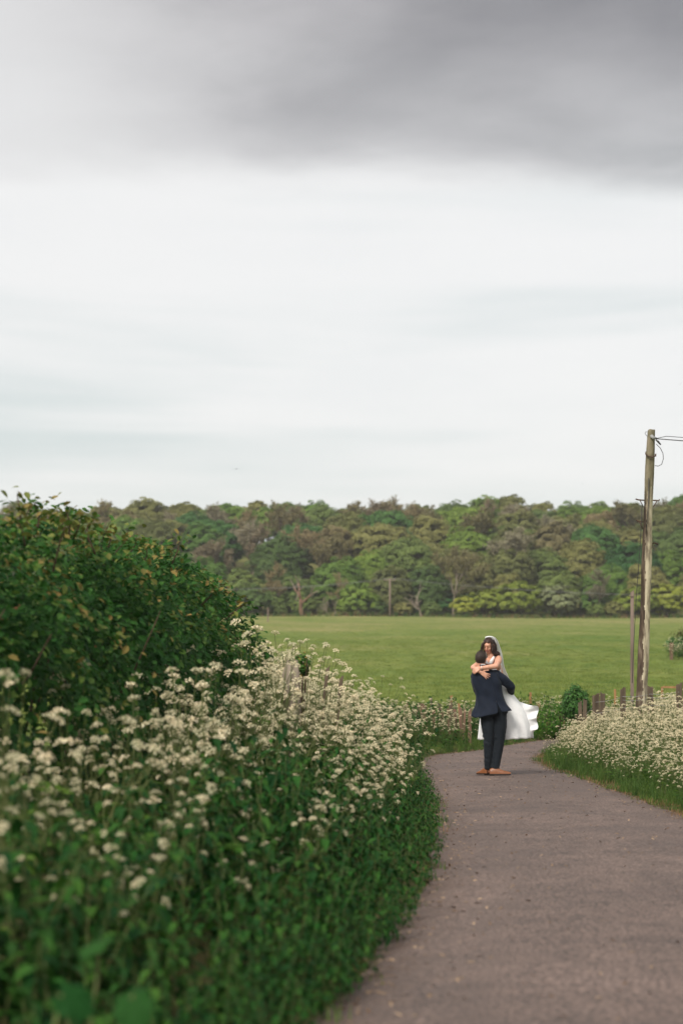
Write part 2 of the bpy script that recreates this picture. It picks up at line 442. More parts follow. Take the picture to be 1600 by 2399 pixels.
road = link('lane', np_mesh('lane', np.array(rv), np.c_[a0, a0 + 1, a0 + nc + 1, a0 + nc], M_ROAD, np.array(rt), smooth_=True))
tag(road, 'narrow worn asphalt lane curving past the couple', 'road', kind='structure')
# ------------------------------------------------------------------ the wood on the hill
M_BARK = rough_mat('bark', [(.3, (.05, .038, .028)), (.7, (.16, .125, .095))], 6, stretch=(1, 1, .25), bump=.6)
M_BARK_PALE = rough_mat('pale_bark', [(.3, (.14, .11, .08)), (.7, (.31, .26, .20))], 5, stretch=(1, 1, .3), bump=.5)
M_BARK_RED = rough_mat('rotten_red_bark', [(.3, (.11, .06, .04)), (.6, (.24, .14, .09)), (.8, (.42, .34, .28))], 3, stretch=(1, 1, .5), bump=.6)
LEAF = {
    'fresh': leaf_mat('fresh_green_leaves', (0.073, 0.152, 0.022), (0.201, 0.317, 0.051), .35),
    'mid': leaf_mat('mid_green_leaves', (0.071, 0.128, 0.027), (0.171, 0.238, 0.059), .32),
    'dark': leaf_mat('dark_green_leaves', (0.027, 0.098, 0.020), (0.085, 0.201, 0.039), .25),
    'olive': leaf_mat('olive_leaves', (0.116, 0.134, 0.034), (0.256, 0.259, 0.081), .32),
    'brown': leaf_mat('budding_brown_leaves', (0.140, 0.120, 0.051), (0.299, 0.244, 0.112), .3),
    'pink': leaf_mat('purple_brown_buds', (0.152, 0.120, 0.071), (0.305, 0.234, 0.144), .3),
    'grey': leaf_mat('grey_twig_haze', (0.177, 0.156, 0.095), (0.366, 0.323, 0.207), .3),
    'yellow': leaf_mat('yellow_green_leaves', (0.159, 0.201, 0.022), (0.390, 0.427, 0.061), .35),
    'sage': leaf_mat('grey_green_leaves', (0.091, 0.120, 0.051), (0.220, 0.256, 0.122), .3),
}
LQ = np.array([(-.5, -.5, 0), (.5, -.5, .12), (.5, .5, 0), (-.5, .5, .12)], float); LQF = np.array([(0, 1, 2, 3)])
def dense_crown(seed, w, ht, base, nblob=64, per=110, leaf=(.12, .25)):
    """leaf clumps spread through an uneven crown"""
    r = np.random.default_rng(seed)
    pos, nrm, tint = [], [], []
    lob = r.normal(size=(7, 3)); lob[:, 2] = np.abs(lob[:, 2]) * .8; lob /= np.linalg.norm(lob, axis=1, keepdims=True)
    for b in range(nblob):
        d = r.normal(size=3); d[2] = abs(d[2]) * 1.1 - .45; d /= np.linalg.norm(d)
        k = .90 + .16 * max(0, (lob @ d).max()) ** 6 - .16 * r.random()
        rad = r.uniform(.72, 1.0) if b % 5 else r.uniform(.3, .7)
        c = d * np.array([w, w, ht * .55]) * k * rad ** .5
        br = r.uniform(.065, .125) * (w + ht) * .55
        q = r.normal(size=(per, 3)); q /= np.linalg.norm(q, axis=1, keepdims=True)
        q[:, 2] = np.where(q[:, 2] < -.25, -q[:, 2], q[:, 2])
        rr = br * r.uniform(.55, 1.05, per) ** .6
        pos.append(c + q * rr[:, None] * [1, 1, .78]); nrm.append(q * .45 + d * .75 + [0, 0, .45] + r.normal(size=(per, 3)) * .40)
        tint.append(np.clip(.55 + r.normal() * .13 + r.normal(size=per) * .14, 0, 1))
    pos = np.vstack(pos); nrm = np.vstack(nrm); tint = np.concatenate(tint)
    pos[:, 2] += base + ht * .42
    pos[:, 2] = np.maximum(pos[:, 2], .15)
    return scatter_np(LQ, LQF, pos, frames(nrm, r, r.uniform(leaf[0], leaf[1], len(pos))), tint)
def limbs(seed, ht, r0, levels, spread, nk=(3, 4), first=.35, sides=5):
    """a forking skeleton: list of (points, radii) and the tips"""
    rr = random.Random(seed); tubes, tips = [], []
    def grow(p, d, L, rad, lv):
        n = 4; pts = [p.copy()]; q = p.copy(); dd = d.copy()
        for i in range(n):
            dd = (dd + Vector((rr.gauss(0, .13), rr.gauss(0, .13), rr.gauss(.06, .08)))).normalized()
            q = q + dd * L / n; pts.append(q.copy())
        rads = [rad * (1 - .45 * i / n) for i in range(n + 1)]
        tubes.append((pts, rads, lv))
        if lv == 0: tips.append((q, dd)); return
        for k in range(rr.randint(*nk)):
            side = Vector((rr.gauss(0, 1), rr.gauss(0, 1), rr.gauss(.1, .4))).normalized()
            nd_ = (dd * (1 - spread * .5) + side * spread).normalized()
            start = pts[rr.choice((2, 3, 4))] if k else pts[-1]
            grow(start, nd_, L * rr.uniform(.62, .85), rad * rr.uniform(.42, .6), lv - 1)
    grow(Vector((0, 0, -.3)), Vector((rr.gauss(0, .05), rr.gauss(0, .05), 1)), ht * first, r0, levels)
    return tubes, tips
def trunk_mesh(name, tubes, m, minr=.012):
    mb = MB()
    for pts, rads, lv in tubes:
        mb.tube(pts, [max(a, minr) for a in rads], 6 if lv > 2 else (4 if lv > 0 else 3), cap=False)
    return mb.mesh(name, m)
DENSE, SPARSE = [], []
for k, (w, ht, base, bl) in enumerate(((4.6, 9.6, .3, 330), (4.0, 10.2, .2, 300), (5.3, 9.0, .3, 380), (3.7, 8.8, .2, 260), (5.0, 9.8, .4, 330))):
    v, f, t = dense_crown(40 + k, w, ht, base, bl)
    tub, _ = limbs(70 + k, 9.0, .26, 3, .5)
    DENSE.append((trunk_mesh('trunk', tub, M_BARK, .03), np_mesh('crown', v, f, LEAF['mid'], t)))
for k in range(4):
    tub, tips = limbs(90 + k, 10.5, .21, 5, .40, (2, 4) if k != 3 else (2, 3), .30)
    thick = [x for x in tub if x[2] >= 2]; thin = [x for x in tub if x[2] < 2]
    top = max(p.z for x in tub for p in x[0])
    r = np.random.default_rng(k); n = 3600 if k < 3 else 1300
    seg = [x[0][i] for x in thin for i in range(1, 5)]
    ps = np.array([seg[i] for i in r.integers(0, len(seg), n)]) + r.normal(size=(n, 3)) * .16
    v, f, t = scatter_np(LQ, LQF, ps, frames(r.normal(size=(n, 3)), r, r.uniform(.08, .22, n)), np.clip(r.normal(.5, .22, n), 0, 1))
    mb = MB()
    for pts, rads, lv in thin: mb.tube(pts[::2], [max(a, .016) for a in rads[::2]], 3, cap=False)
    tv = np.array(mb.v); tf = np.array(mb.f)
    me = np_mesh('crown', np.vstack([tv, v]), np.vstack([tf, f + len(tv)]), LEAF['brown'], np.r_[np.full(len(tv), .35), t])
    SPARSE.append((trunk_mesh('trunk', thick, M_BARK, .03), me, top))
BUSH = []
for k in range(3):
    v, f, t = dense_crown(140 + k, 2.3, 3.3, .05, 130, 80, (.10, .20))
    tub, _ = limbs(150 + k, 2.6, .07, 3, .8)
    BUSH.append((trunk_mesh('trunk', tub, M_BARK, .02), np_mesh('crown', v, f, LEAF['yellow'], t)))
def put_tree(name, proto, loc, s, rz, leafkey, label, group=None, bark=None, cat='tree', sz=None):
    root = empty(name, loc); root.rotation_euler = (0, 0, rz); root.scale = (s, s, sz or s)
    t = link('trunk', proto[0], root); c = link('crown', proto[1], root)
    c.material_slots[0].link = 'OBJECT'; c.material_slots[0].material = LEAF[leafkey]
    if bark: t.material_slots[0].link = 'OBJECT'; t.material_slots[0].material = bark
    tag(root, label, cat, group); return root
ORD = ['first', 'second', 'third', 'fourth', 'fifth', 'sixth', 'seventh', 'eighth', 'ninth', 'tenth', 'eleventh', 'twelfth', 'thirteenth', 'fourteenth',
       'fifteenth', 'sixteenth', 'seventeenth', 'eighteenth', 'nineteenth', 'twentieth', 'twenty-first', 'twenty-second', 'twenty-third', 'twenty-fourth', 'twenty-fifth', 'twenty-sixth',
       'twenty-seventh', 'twenty-eighth', 'twenty-ninth', 'thirtieth', 'thirty-first', 'thirty-second', 'thirty-third', 'thirty-fourth', 'thirty-fifth']
LOOK = {'fresh': 'fresh green leafy tree', 'mid': 'mid green leafy tree', 'dark': 'dark green dense tree', 'olive': 'olive green tree', 'brown': 'brown budding tree',
        'pink': 'purple-brown budding tree', 'grey': 'grey bare-twigged tree', 'yellow': 'yellow-green tree', 'sage': 'grey-green tree'}
ROWN = ['at the front edge of the wood', 'in the second row of the wood', 'in the third row up the wooded slope', 'in the fourth row up the wooded slope',
        'in the fifth row up the wooded slope', 'in the row under the skyline', 'on the skyline of the wood', 'just behind the skyline of the wood']
rr = random.Random(11)
for row in range(8):
    d = HILL0 + 2 + row * 10.5
    half = .1715 * d + 7
    x = -half + rr.uniform(0, 3); spots = []
    if row == 0 : x += 0
    while x < half:
        spots.append(x); x += rr.uniform(5.6, 8.6) if row < 6 else rr.uniform(4.6, 7.0)
    for n_, x in enumerate(spots):
        y = d + rr.uniform(-3.5, 3.5); px = 800 + x / y * FPX
        wts = [('fresh', 3), ('mid', 4), ('dark', 1.2), ('olive', 5), ('brown', 2.6), ('pink', .8), ('grey', 1.0)] if row < 3 else \
              [('fresh', 1.8), ('mid', 2.4), ('dark', 1.3), ('olive', 5), ('brown', 4.2), ('pink', 1.2), ('grey', 2.4)]
        key = rr.choices([a for a, _ in wts], [b for _, b in wts])[0]
        if row == 1 and 1500 < px: key = 'fresh'
        if row >= 6: key = rr.choices(['fresh', 'olive', 'brown', 'grey', 'mid', 'pink'], [2, 3, 3.5, 3.5, 2, 1.5])[0]
        if row == 0: key = {'dark': 'mid', 'pink': 'olive', 'grey': 'fresh', 'brown': 'olive'}.get(key, key)
        if row == 7: key = rr.choice(['mid', 'olive', 'fresh'])
        bare = key in ('grey', 'pink') or (key == 'brown' and rr.random() < .65)
        z = h1(x, y)
        s = rr.uniform(.86, 1.14)
        if row > 4: s = .95 + (s - 1) * .5
        if row == 0: s *= .86; z -= .9
        if row == 1: z -= .6
        if bare:
            pr = SPARSE[rr.randrange(3)]; s2 = s * 10.4 / pr[2]
            put_tree('broadleaf_tree', pr, (x, y, z), s2, rr.uniform(0, 6.28), key, f'{LOOK[key]}, {ORD[n_]} from the left {ROWN[row]}', 'trees of the wood on the hill',
                     M_BARK_PALE if key == 'grey' else None)
        else:
            put_tree('broadleaf_tree', DENSE[rr.randrange(5)], (x, y, z), s, rr.uniform(0, 6.28), key, f'{LOOK[key]}, {ORD[n_]} from the left {ROWN[row]}', 'trees of the wood on the hill', sz=s * rr.uniform(.9, 1.08))
def at_px(px, d): x = (px - 800) / FPX * d; return (x, d, h1(x, d))
# shrubs and the trees one can pick out along the front of the wood
for px, s, key, lab in ((1090, 1.0, 'yellow', 'small yellow-green shrub left of the two bright shrubs above the bride'), (1140, 1.35, 'yellow', 'broad yellow-green shrub at the wood edge above the couple'),
                        (1215, 1.75, 'yellow', 'tall yellow-green shrub beside the round grey-green bush'), (1300, 1.6, 'sage', 'round grey-green bush at the field edge between bright shrub and pole'),
                        (1495, 1.5, 'yellow', 'bright yellow-green shrub at the wood edge behind the leaning pole'), (1565, 1.6, 'yellow', 'yellow-green shrub at the wood edge right of the leaning pole'),
                        (840, 1.45, 'fresh', 'fresh green shrub left of the far wire pole'), (880, .75, 'mid', 'low green shrub just left of the far wire pole'), (945, .70, 'olive', 'low olive shrub just right of the far wire pole'),
                        (655, .55, 'mid', 'small green shrub left of the red dead tree'), (760, .5, 'olive', 'low olive shrub right of the red dead tree'), (590, 1.4, 'mid', 'green shrub at the wood edge above the hedge end'),
                        (1010, .75, 'mid', 'green shrub at the foot of the pale branching tree'), (1395, .7, 'mid', 'green shrub right of the round grey-green bush'), (1440, .8, 'olive', 'olive shrub at the wood edge behind the short post'),
                        (540, .9, 'fresh', 'leafy shrub at the wood edge just over the hedge'), (480, .95, 'mid', 'shrub at the wood edge hidden low behind the hedge')):
    put_tree('wood_edge_shrub', BUSH[rr.randrange(3)], at_px(px, HILL0 - 5 + rr.uniform(-1, 1)), s, rr.uniform(0, 6.28), key, lab, 'shrubs along the wood edge', cat='shrub')
for k, px in enumerate(range(520, 1620, 58)):
    key = rr.choice(['mid', 'olive', 'fresh', 'mid', 'dark'])
    put_tree('wood_edge_shrub', BUSH[rr.randrange(3)], at_px(px + rr.uniform(-18, 18), HILL0 + 1 + rr.uniform(-1, 2)), rr.uniform(.75, 1.2), rr.uniform(0, 6.28), key,
             f'{ORD[k]} from the left of the low shrubs under the front trees of the wood', 'shrubs along the wood edge', cat='shrub')
put_tree('branching_tree', SPARSE[0], at_px(1062, HILL0 - 2), 11.0 / SPARSE[0][2], .4, 'brown', 'pale many-stemmed tree with bare spreading limbs above the bride', bark=M_BARK_PALE)
put_tree('branching_tree', SPARSE[1], at_px(1160, HILL0 + 10), 12.0 / SPARSE[1][2], 2.0, 'grey', 'pale bare tree rising behind the yellow-green shrubs', bark=M_BARK_PALE)
put_tree('branching_tree', SPARSE[3], at_px(785, HILL0 - 3), 6.6 / SPARSE[3][2], 2.6, 'brown', 'thin pale-trunked tree right of the red dead tree', bark=M_BARK_PALE)
put_tree('branching_tree', SPARSE[2], at_px(640, HILL0 - 1), 8.2 / SPARSE[2][2], 4.4, 'brown', 'red-brown budding tree left of the red dead tree')
put_tree('branching_tree', SPARSE[2], at_px(1395, HILL0 - 1), 7.4 / SPARSE[2][2], 1.4, 'grey', 'pale bare shrubby tree just left of the short post')
# the dead, twisted red-barked tree and the leaning bare stem
def dead_tree(name, px, seed, ht, r0, lean, bark, label):
    tub, tips = limbs(seed, ht, r0, 2, .85, (3, 4), .55)
    root = empty(name, at_px(px, HILL0 - 6)); root.rotation_euler = (0, lean, 0)
    mb = MB(); mb.tube(tub[0][0], tub[0][1], 8); mb.build('trunk', bark, root)
    for pts, rads, lv in tub[1:]:
        if lv == 1: m2 = MB(); m2.tube(pts, [max(a, .05) for a in rads], 6); m2.build('branch', bark, root)
    m3 = MB()
    for pts, rads, lv in tub[1:]:
        if lv == 0: m3.tube(pts, [max(a, .035) for a in rads], 5)
    m3.build('twigs', M_BARK_PALE, root)
    tag(root, label, 'tree')
dead_tree('dead_tree', 706, 5, 5.4, .36, .08, M_BARK_RED, 'dead twisted tree with reddish broken trunk at the wood edge')
dead_tree('dead_tree', 986, 9, 4.6, .20, -.32, M_BARK_PALE, 'leaning bare dead stem right of the far wire pole')
dead_tree('dead_tree', 772, 14, 2.6, .13, -.5, M_BARK_PALE, 'small leaning dead stem beside the thin pale-trunked tree')
# ------------------------------------------------------------------ plants of the verges
rng = np.random.default_rng(21)
M_UMBEL = leaf_mat('cow_parsley_flowers', (.58, .51, .31), (.88, .80, .58), .30, .7, .1, .18)
M_PSTEM = leaf_mat('cow_parsley_stems', (.055, .085, .022), (.15, .16, .06), .1, .6, .2, .2)
M_PLEAF = leaf_mat('cow_parsley_leaves', (.018, .085, .008), (.110, .210, .026), .30, .6, .12, .25)
M_NETTLE = leaf_mat('nettle_leaves', (.003, .032, .006), (.032, .112, .014), .22, .6, .14, .28)
M_BROAD = leaf_mat('burdock_leaves', (.006, .042, .008), (.024, .085, .016), .22, .7, .08, .1)
M_HEDGE = None
M_GRASS = leaf_mat('verge_grass', (.026, .078, .012), (.115, .185, .038), .30, .6, .2, .25)
M_PAST = leaf_mat('pasture_grass', (.100, .165, .026), (.255, .280, .080), .35, .7, .12, .25)
M_DRY = leaf_mat('dry_grass', (.15, .085, .040), (.34, .22, .11), .25, .7, .15, .2)

def tri(faces):
    o = []
    for f in faces:
        for i in range(1, len(f) - 1): o.append((f[0], f[i], f[i + 1]))
    return np.array(o)
def umbel(seed, R_, nu, simple=False):
    """one flat-topped flower head: rays, umbellets and tiny petals, stalk end at the origin"""
    r = random.Random(seed); mb = MB()
    for i in range(nu):
        a = i * 2.39996; q = math.sqrt((i + .4) / nu) * R_
        tip = Vector((q * math.cos(a), q * math.sin(a), .022 + .020 * (1 - (q / R_) ** 2) + r.gauss(0, .002)))
        side = Vector((-math.sin(a), math.cos(a), 0)) * .0007
        mb.add([-side, side, tip + side, tip - side], [(0, 1, 2, 3)], 0, .7)
        for k in range(5 if simple else 8):
            b = r.uniform(0, 6.28); e = r.uniform(0, 1) ** .5 * .0085
            c = tip + Vector((e * math.cos(b), e * math.sin(b), .007 * (1 - (e / .009) ** 2) + r.gauss(0, .002)))
            n = Vector((math.cos(a) * q / R_ * .7 + r.gauss(0, .7), math.sin(a) * q / R_ * .7 + r.gauss(0, .7), .8)).normalized()
            x = n.orthogonal().normalized(); y = n.cross(x); s = r.uniform(.0026, .0044) * (1.3 if simple else 1)
            g = r.uniform(0, 6.28); x, y = x * math.cos(g) + y * math.sin(g), y * math.cos(g) - x * math.sin(g)
            mb.add([c - x * s - y * s, c + x * s - y * s, c + x * s + y * s, c - x * s + y * s], [(0, 1, 2, 3)], 1, r.uniform(.2, 1))
    return mb
def ferny(seed, L):
    """a lacy, thrice-divided leaf growing along +x and drooping"""
    r = random.Random(seed); mb = MB()
    def pin(p, d, l, lv):
        n = 6 if lv else 5; up = Vector((0, 0, 1)); s = d.cross(up).normalized() if d.cross(up).length > .01 else Vector((0, 1, 0))
        for i in range(1, n + 1):
            t = i / n; q = p + d * l * t + Vector((0, 0, -.18 * l * t * t))
            for sg in (-1, 1):
                l2 = l * .52 * (1.05 - t) + .012
                d2 = (d * .65 + s * sg + up * r.gauss(0, .12)).normalized()
                if lv: pin(q, d2, l2, lv - 1)
                else:
                    w = d2.cross(up).normalized() * l2 * .34
                    mb.add([q, q + d2 * l2 * .5 + w, q + d2 * l2 * 1.15, q + d2 * l2 * .5 - w], [(0, 1, 2, 3)], 0, r.uniform(.2, .9))
    pin(Vector((L * .35, 0, L * .10)), Vector((1, 0, .12)).normalized(), L * .65, 1)
    mb.tube([(0, 0, 0), (L * .18, 0, L * .06), (L * .37, 0, L * .10)], [.0035, .003, .002], 4, 0, .6)
    return mb
UMB = [umbel(k, (.030, .037, .026, .041)[k], (10, 12, 8, 13)[k]).mesh('flower_head', [M_PSTEM, M_UMBEL], False) for k in range(4)]
FERN = [ferny(k, (.34, .42, .28)[k]).mesh('leaf', [M_PLEAF], False) for k in range(3)]
def parsley_plan(seed, H, heads):
    """stem tubes, head placements and leaf placements of one plant"""
    r = random.Random(seed); tubes, hd, lf = [], [], []
    lean = Vector((r.gauss(0, .07), r.gauss(0, .07), 1)).normalized()
    base = [lean * (H * .62 * t) + Vector((r.gauss(0, .008), r.gauss(0, .008), 0)) * (t > 0) for t in (0, .33, .66, 1)]
    tubes.append((base, [.0075, .0068, .006, .005]))
    n = heads
    for i in range(n):
        a = i * 2.4 + r.uniform(-.4, .4); s = base[1].lerp(base[3], min(1, .15 + .85 * (i + .5) / n * 1.1))
        out = r.uniform(.07, .25) * H; top = H * r.uniform(.55, 1.03)
        e = Vector((s.x + lean.x * .2 + math.cos(a) * out, s.y + lean.y * .2 + math.sin(a) * out, max(top, s.z + .12)))
        m = s.lerp(e, .5) + Vector((math.cos(a), math.sin(a), 0)) * out * .22 - Vector((0, 0, .02))
        tubes.append(([s, m, e], [.0040, .0032, .0024]))
        hd.append((e, ((e - m).normalized() + Vector((r.gauss(0, .25), r.gauss(0, .25), 0))).normalized(), r.randrange(4), r.uniform(.8, 1.35)))
    for i in range(3):
        a = r.uniform(0, 6.28); z = H * (.10, .28, .42)[i]
        lf.append((lean * z, a, r.randrange(3), r.uniform(.75, 1.15)))
    return tubes, hd, lf
PLAN = [parsley_plan(300 + k, (1.12, 1.0, 1.2, .9, 1.05, 1.15, .95, 1.1)[k], (8, 6, 9, 6, 8, 7, 6, 9)[k]) for k in range(8)]
def up_to(d, spin=0.): return d.to_track_quat('Z', 'Y') @ Quaternion((0, 0, 1), spin)
PARSLEY, PARSLEY_ONE = [], []
def mesh_np(me):
    v = np.empty(len(me.vertices) * 3); me.vertices.foreach_get('co', v); return v.reshape(-1, 3)
def join_parts(name, items, mats):
    """items: (mesh, matrix, slot map) -> one mesh"""
    mb = MB()
    for me, M, sm in items:
        vs = [M @ v.co for v in me.vertices]; t = [0.] * len(vs); me.attributes['tint'].data.foreach_get('value', t)
        b = len(mb.v); mb.v += [tuple(v) for v in vs]; mb.t += t
        for p in me.polygons: mb.f.append(tuple(b + i for i in p.vertices)); mb.m.append(sm[p.material_index])
    return mb.mesh(name, mats, False)
for k, (tubes, hd, lf) in enumerate(PLAN):
    mb = MB()
    for p, r_ in tubes: mb.tube(p, r_, 4, 0, .4, cap=False)
    st = mb.mesh('cow_parsley', [M_PSTEM])
    PARSLEY.append((st, hd, lf))
    items = [(st, Matrix(), {0: 0})]
    for e, d, u, s in hd: items.append((UMB[u], Matrix.LocRotScale(e, up_to(d), Vector((s, s, s))), {0: 0, 1: 1}))
    for p, a, u, s in lf: items.append((FERN[u], Matrix.LocRotScale(p, Euler((0, -.15, a)).to_quaternion(), Vector((s, s, s))), {0: 2}))
    PARSLEY_ONE.append(join_parts('parsley_plant_%d' % k, items, [M_PSTEM, M_UMBEL, M_PLEAF]))
def put_parsley(k, loc, s, rz, tilt, label, group):
    st, hd, lf = PARSLEY[k]
    o = link('cow_parsley', st, None, loc); o.rotation_euler = (tilt[0], tilt[1], rz); o.scale = (s, s, s)
    tag(o, label, 'cow parsley', group)
    for e, d, u, q in hd:
        c = link('flower_head', UMB[u], o, e); c.rotation_mode = 'QUATERNION'; c.rotation_quaternion = up_to(d); c.scale = (q, q, q)
    for p, a, u, q in lf:
        c = link('leaf', FERN[u], o, p); c.rotation_euler = (0, -.15, a); c.scale = (q, q, q)

# a field of copies of a few meshes, as one object (geometry nodes)
def gn_field(name, protos, pos, rot, scale, idx, label, cat=None):
    coll = bpy.data.collections.new(name + '_source')
    for i, me in enumerate(protos):
        o = bpy.data.objects.new('%s_source_%02d' % (name, i), me); coll.objects.link(o)
    me = bpy.data.meshes.new(name); n = len(pos)
    me.vertices.add(n); me.vertices.foreach_set('co', np.asarray(pos, np.float32).ravel())
    a = me.attributes.new('rot', 'FLOAT_VECTOR', 'POINT'); a.data.foreach_set('vector', np.asarray(rot, np.float32).ravel())
    a = me.attributes.new('siz', 'FLOAT', 'POINT'); a.data.foreach_set('value', np.asarray(scale, np.float32))
    a = me.attributes.new('which', 'INT', 'POINT'); a.data.foreach_set('value', np.asarray(idx, np.int32))
    o = link(name, me)
    g = bpy.data.node_groups.new(name, 'GeometryNodeTree')
    g.interface.new_socket('Geometry', in_out='INPUT', socket_type='NodeSocketGeometry'); g.interface.new_socket('Geometry', in_out='OUTPUT', socket_type='NodeSocketGeometry')
    gi, go = g.nodes.new('NodeGroupInput'), g.nodes.new('NodeGroupOutput')
    ci = g.nodes.new('GeometryNodeCollectionInfo'); ci.inputs['Collection'].default_value = coll
    ci.inputs['Separate Children'].default_value = True; ci.inputs['Reset Children'].default_value = True
    ip = g.nodes.new('GeometryNodeInstanceOnPoints'); ip.inputs['Pick Instance'].default_value = True
    def attr(nm, ty):
        x = g.nodes.new('GeometryNodeInputNamedAttribute'); x.data_type = ty; x.inputs['Name'].default_value = nm; return x.outputs['Attribute']
    g.links.new(gi.outputs[0], ip.inputs['Points']); g.links.new(ci.outputs[0], ip.inputs['Instance'])
    g.links.new(attr('which', 'INT'), ip.inputs['Instance Index']); g.links.new(attr('rot', 'FLOAT_VECTOR'), ip.inputs['Rotation'])
    g.links.new(attr('siz', 'FLOAT'), ip.inputs['Scale']); g.links.new(ip.outputs[0], go.inputs[0])
    md = o.modifiers.new('scatter', 'NODES'); md.node_group = g
    tag(o, label, cat, kind='stuff'); return o

# ---- nettles
def nettle_leaf(seed):
    """a drooping toothed leaf, stalk at the origin, length 1 along +x"""
    r = random.Random(seed); mb = MB()
    out = [(0, 0), (.06, .02), (.16, .20), (.20, .17), (.34, .27), (.38, .23), (.52, .25), (.56, .20), (.70, .17), (.74, .13), (.88, .07), (1.0, 0)]
    def z(x, y): return .10 * math.sin(x * 2.2) - .42 * x * x + abs(y) * .35
    mid = [(x, 0, z(x, 0)) for x, _ in out]
    L = [(x, y, z(x, y)) for x, y in out]; Rr = [(x, -y, z(x, y)) for x, y in out]
    n = len(out); vs = mid + L + Rr; fs = []
    for i in range(n - 1):
        fs.append((i, i + 1, n + i + 1, n + i)); fs.append((i + 1, i, 2 * n + i, 2 * n + i + 1))
    mb.add(vs, fs, 0, r.uniform(.25, .8)); return mb
NLEAF = [nettle_leaf(k).mesh('leaf', [M_NETTLE]) for k in range(4)]
def simple_leaf(seed):
    r = random.Random(seed); t = r.uniform(.15, .85); mb = MB()
    mb.add([(0, 0, 0), (.35, .25, .06), (.40, 0, .0), (.35, -.25, .06), (.75, .15, -.10), (.72, 0, -.16), (.75, -.15, -.10), (1, 0, -.36)],
           [(0, 2, 1), (0, 3, 2), (1, 2, 5, 4), (2, 3, 6, 5), (4, 5, 7), (5, 6, 7)], 0, t); return mb
def nettle_plan(seed, H):
    r = random.Random(seed); lean = Vector((r.gauss(0, .1), r.gauss(0, .1), 1)).normalized(); lv = []
    n = int(H / .10)
    for i in range(2, n + 1):
        t = i / n; p = lean * H * t; a = i * math.pi / 2 + r.uniform(-.3, .3)
        s = (.155 - .09 * t ** 2.5) * r.uniform(.85, 1.25)
        for q in (0, math.pi): lv.append((p, a + q, r.uniform(-.15, .6), s, r.randrange(4)))
    for q in range(4): lv.append((lean * H, q * 1.57 + .4, -.6, .032, r.randrange(4)))
    return lean * H, lv
NPLAN = [nettle_plan(k, (.62, .78, .9, .7, .55, .84)[k]) for k in range(6)]
SLEAF = [simple_leaf(k).mesh('leaf_simple', [M_NETTLE]) for k in range(4)]
NSTEM, NONE = [], []
for k, (top, lv) in enumerate(NPLAN):
    mb = MB(); mb.tube([(0, 0, -.05), top * .5 + Vector((.01, 0, 0)), top], [.004, .0032, .002], 4, 0, .5, cap=False); NSTEM.append(mb.mesh('nettle', [M_PSTEM]))
    items = [(NSTEM[-1], Matrix(), {0: 0})]
    for p, a, b, s, u in lv: items.append((SLEAF[u], Matrix.LocRotScale(p, Euler((0, b, a)).to_quaternion(), Vector((s, s, s))), {0: 1}))
    NONE.append(join_parts('nettle_%d' % k, items, [M_PSTEM, M_NETTLE]))
def put_nettle(k, loc, s, rz, tilt, label, group):
    o = link('nettle', NSTEM[k], None, loc); o.rotation_euler = (tilt[0], tilt[1], rz); o.scale = (s, s, s); tag(o, label, 'nettle', group)
    for p, a, b, q, u in NPLAN[k][1]:
        if q < .04: continue
        c = link('leaf', NLEAF[u], o, p); c.rotation_euler = (0, b, a); c.scale = (q, q, q)

# ---- grass tufts
def tuft(seed, n, H, w, m, spread=.06, seg=3):
    r = random.Random(seed); mb = MB()
    for i in range(n):
        a = r.uniform(0, 6.28); o = Vector((r.gauss(0, spread), r.gauss(0, spread), 0)); d = Vector((math.cos(a), math.sin(a), 0)); s = Vector((-d.y, d.x, 0))
        hh = H * r.uniform(.5, 1.1); bend = r.uniform(.1, .75) * hh; vs, fs = [], []
        for j in range(seg + 1):
            t = j / seg; p = o + d * bend * t * t + Vector((0, 0, hh * (t - .25 * t * t * bend / hh))); ww = w * (1 - t) ** .7 + .0004
            vs += [p - s * ww, p + s * ww]
        for j in range(seg): fs.append((2 * j, 2 * j + 1, 2 * j + 3, 2 * j + 2))
        mb.add(vs, fs, 0, r.uniform(.05, .95))
    return mb.mesh('tuft', [m], False)

# ---- where things grow on the left verge
def grow_left(n, y0, y1, dmin, dmax, power=1.0, seed=0):
    r = np.random.default_rng(seed); out = []
    y = y0 + (y1 - y0) * r.random(n) ** power
    t = dmin + (dmax - dmin) * r.random(n)
    x = np.interp(y, EL[:, 0], EL[:, 1]) - t
    return x, y, t
def clumps(x, y, k=1.0): return .5 + .5 * np.sin(x * 4.1 * k + 1.3 * np.sin(y * 2.3 * k)) * np.sin(y * 2.9 * k + 1.7 * np.sin(x * 2.2 * k))
GL = 'white cow parsley of the left verge'
x, y, t = grow_left(1500, 6.2, 36.5, .30, 3.3, .95, 5)
keep = (t > np.interp(y, [6, 10, 15, 20, 40], [.75, .70, .48, .30, .2])) & ~((t > 2.3) & (y < 24) & (rng.random(len(y)) < .6)) & ~((y < 14.5) & (rng.random(len(y)) < .30)) & ~((y < 17) & (t > 1.2) & (rng.random(len(y)) < .32)) & (rng.random(len(y)) < .36 + .46 * clumps(x, y))
x, y, t = x[keep], y[keep], t[keep]; z = h(x, y)
pxv = 800 + x / y * FPX
vis = (pxv > -90)
x, y, z, t, pxv = x[vis], y[vis], z[vis], t[vis], pxv[vis]
order = np.argsort(y + .8 * t)                     # nearest and frontmost show largest
N_IND = 205
PS = (.62 + .40 * smooth(.4, 1.9, t)) * rng.uniform(.66, 1.18, len(t)) * (1 + .20 * smooth(13, 20, y))
ind, rest = order[:N_IND], order[N_IND:]
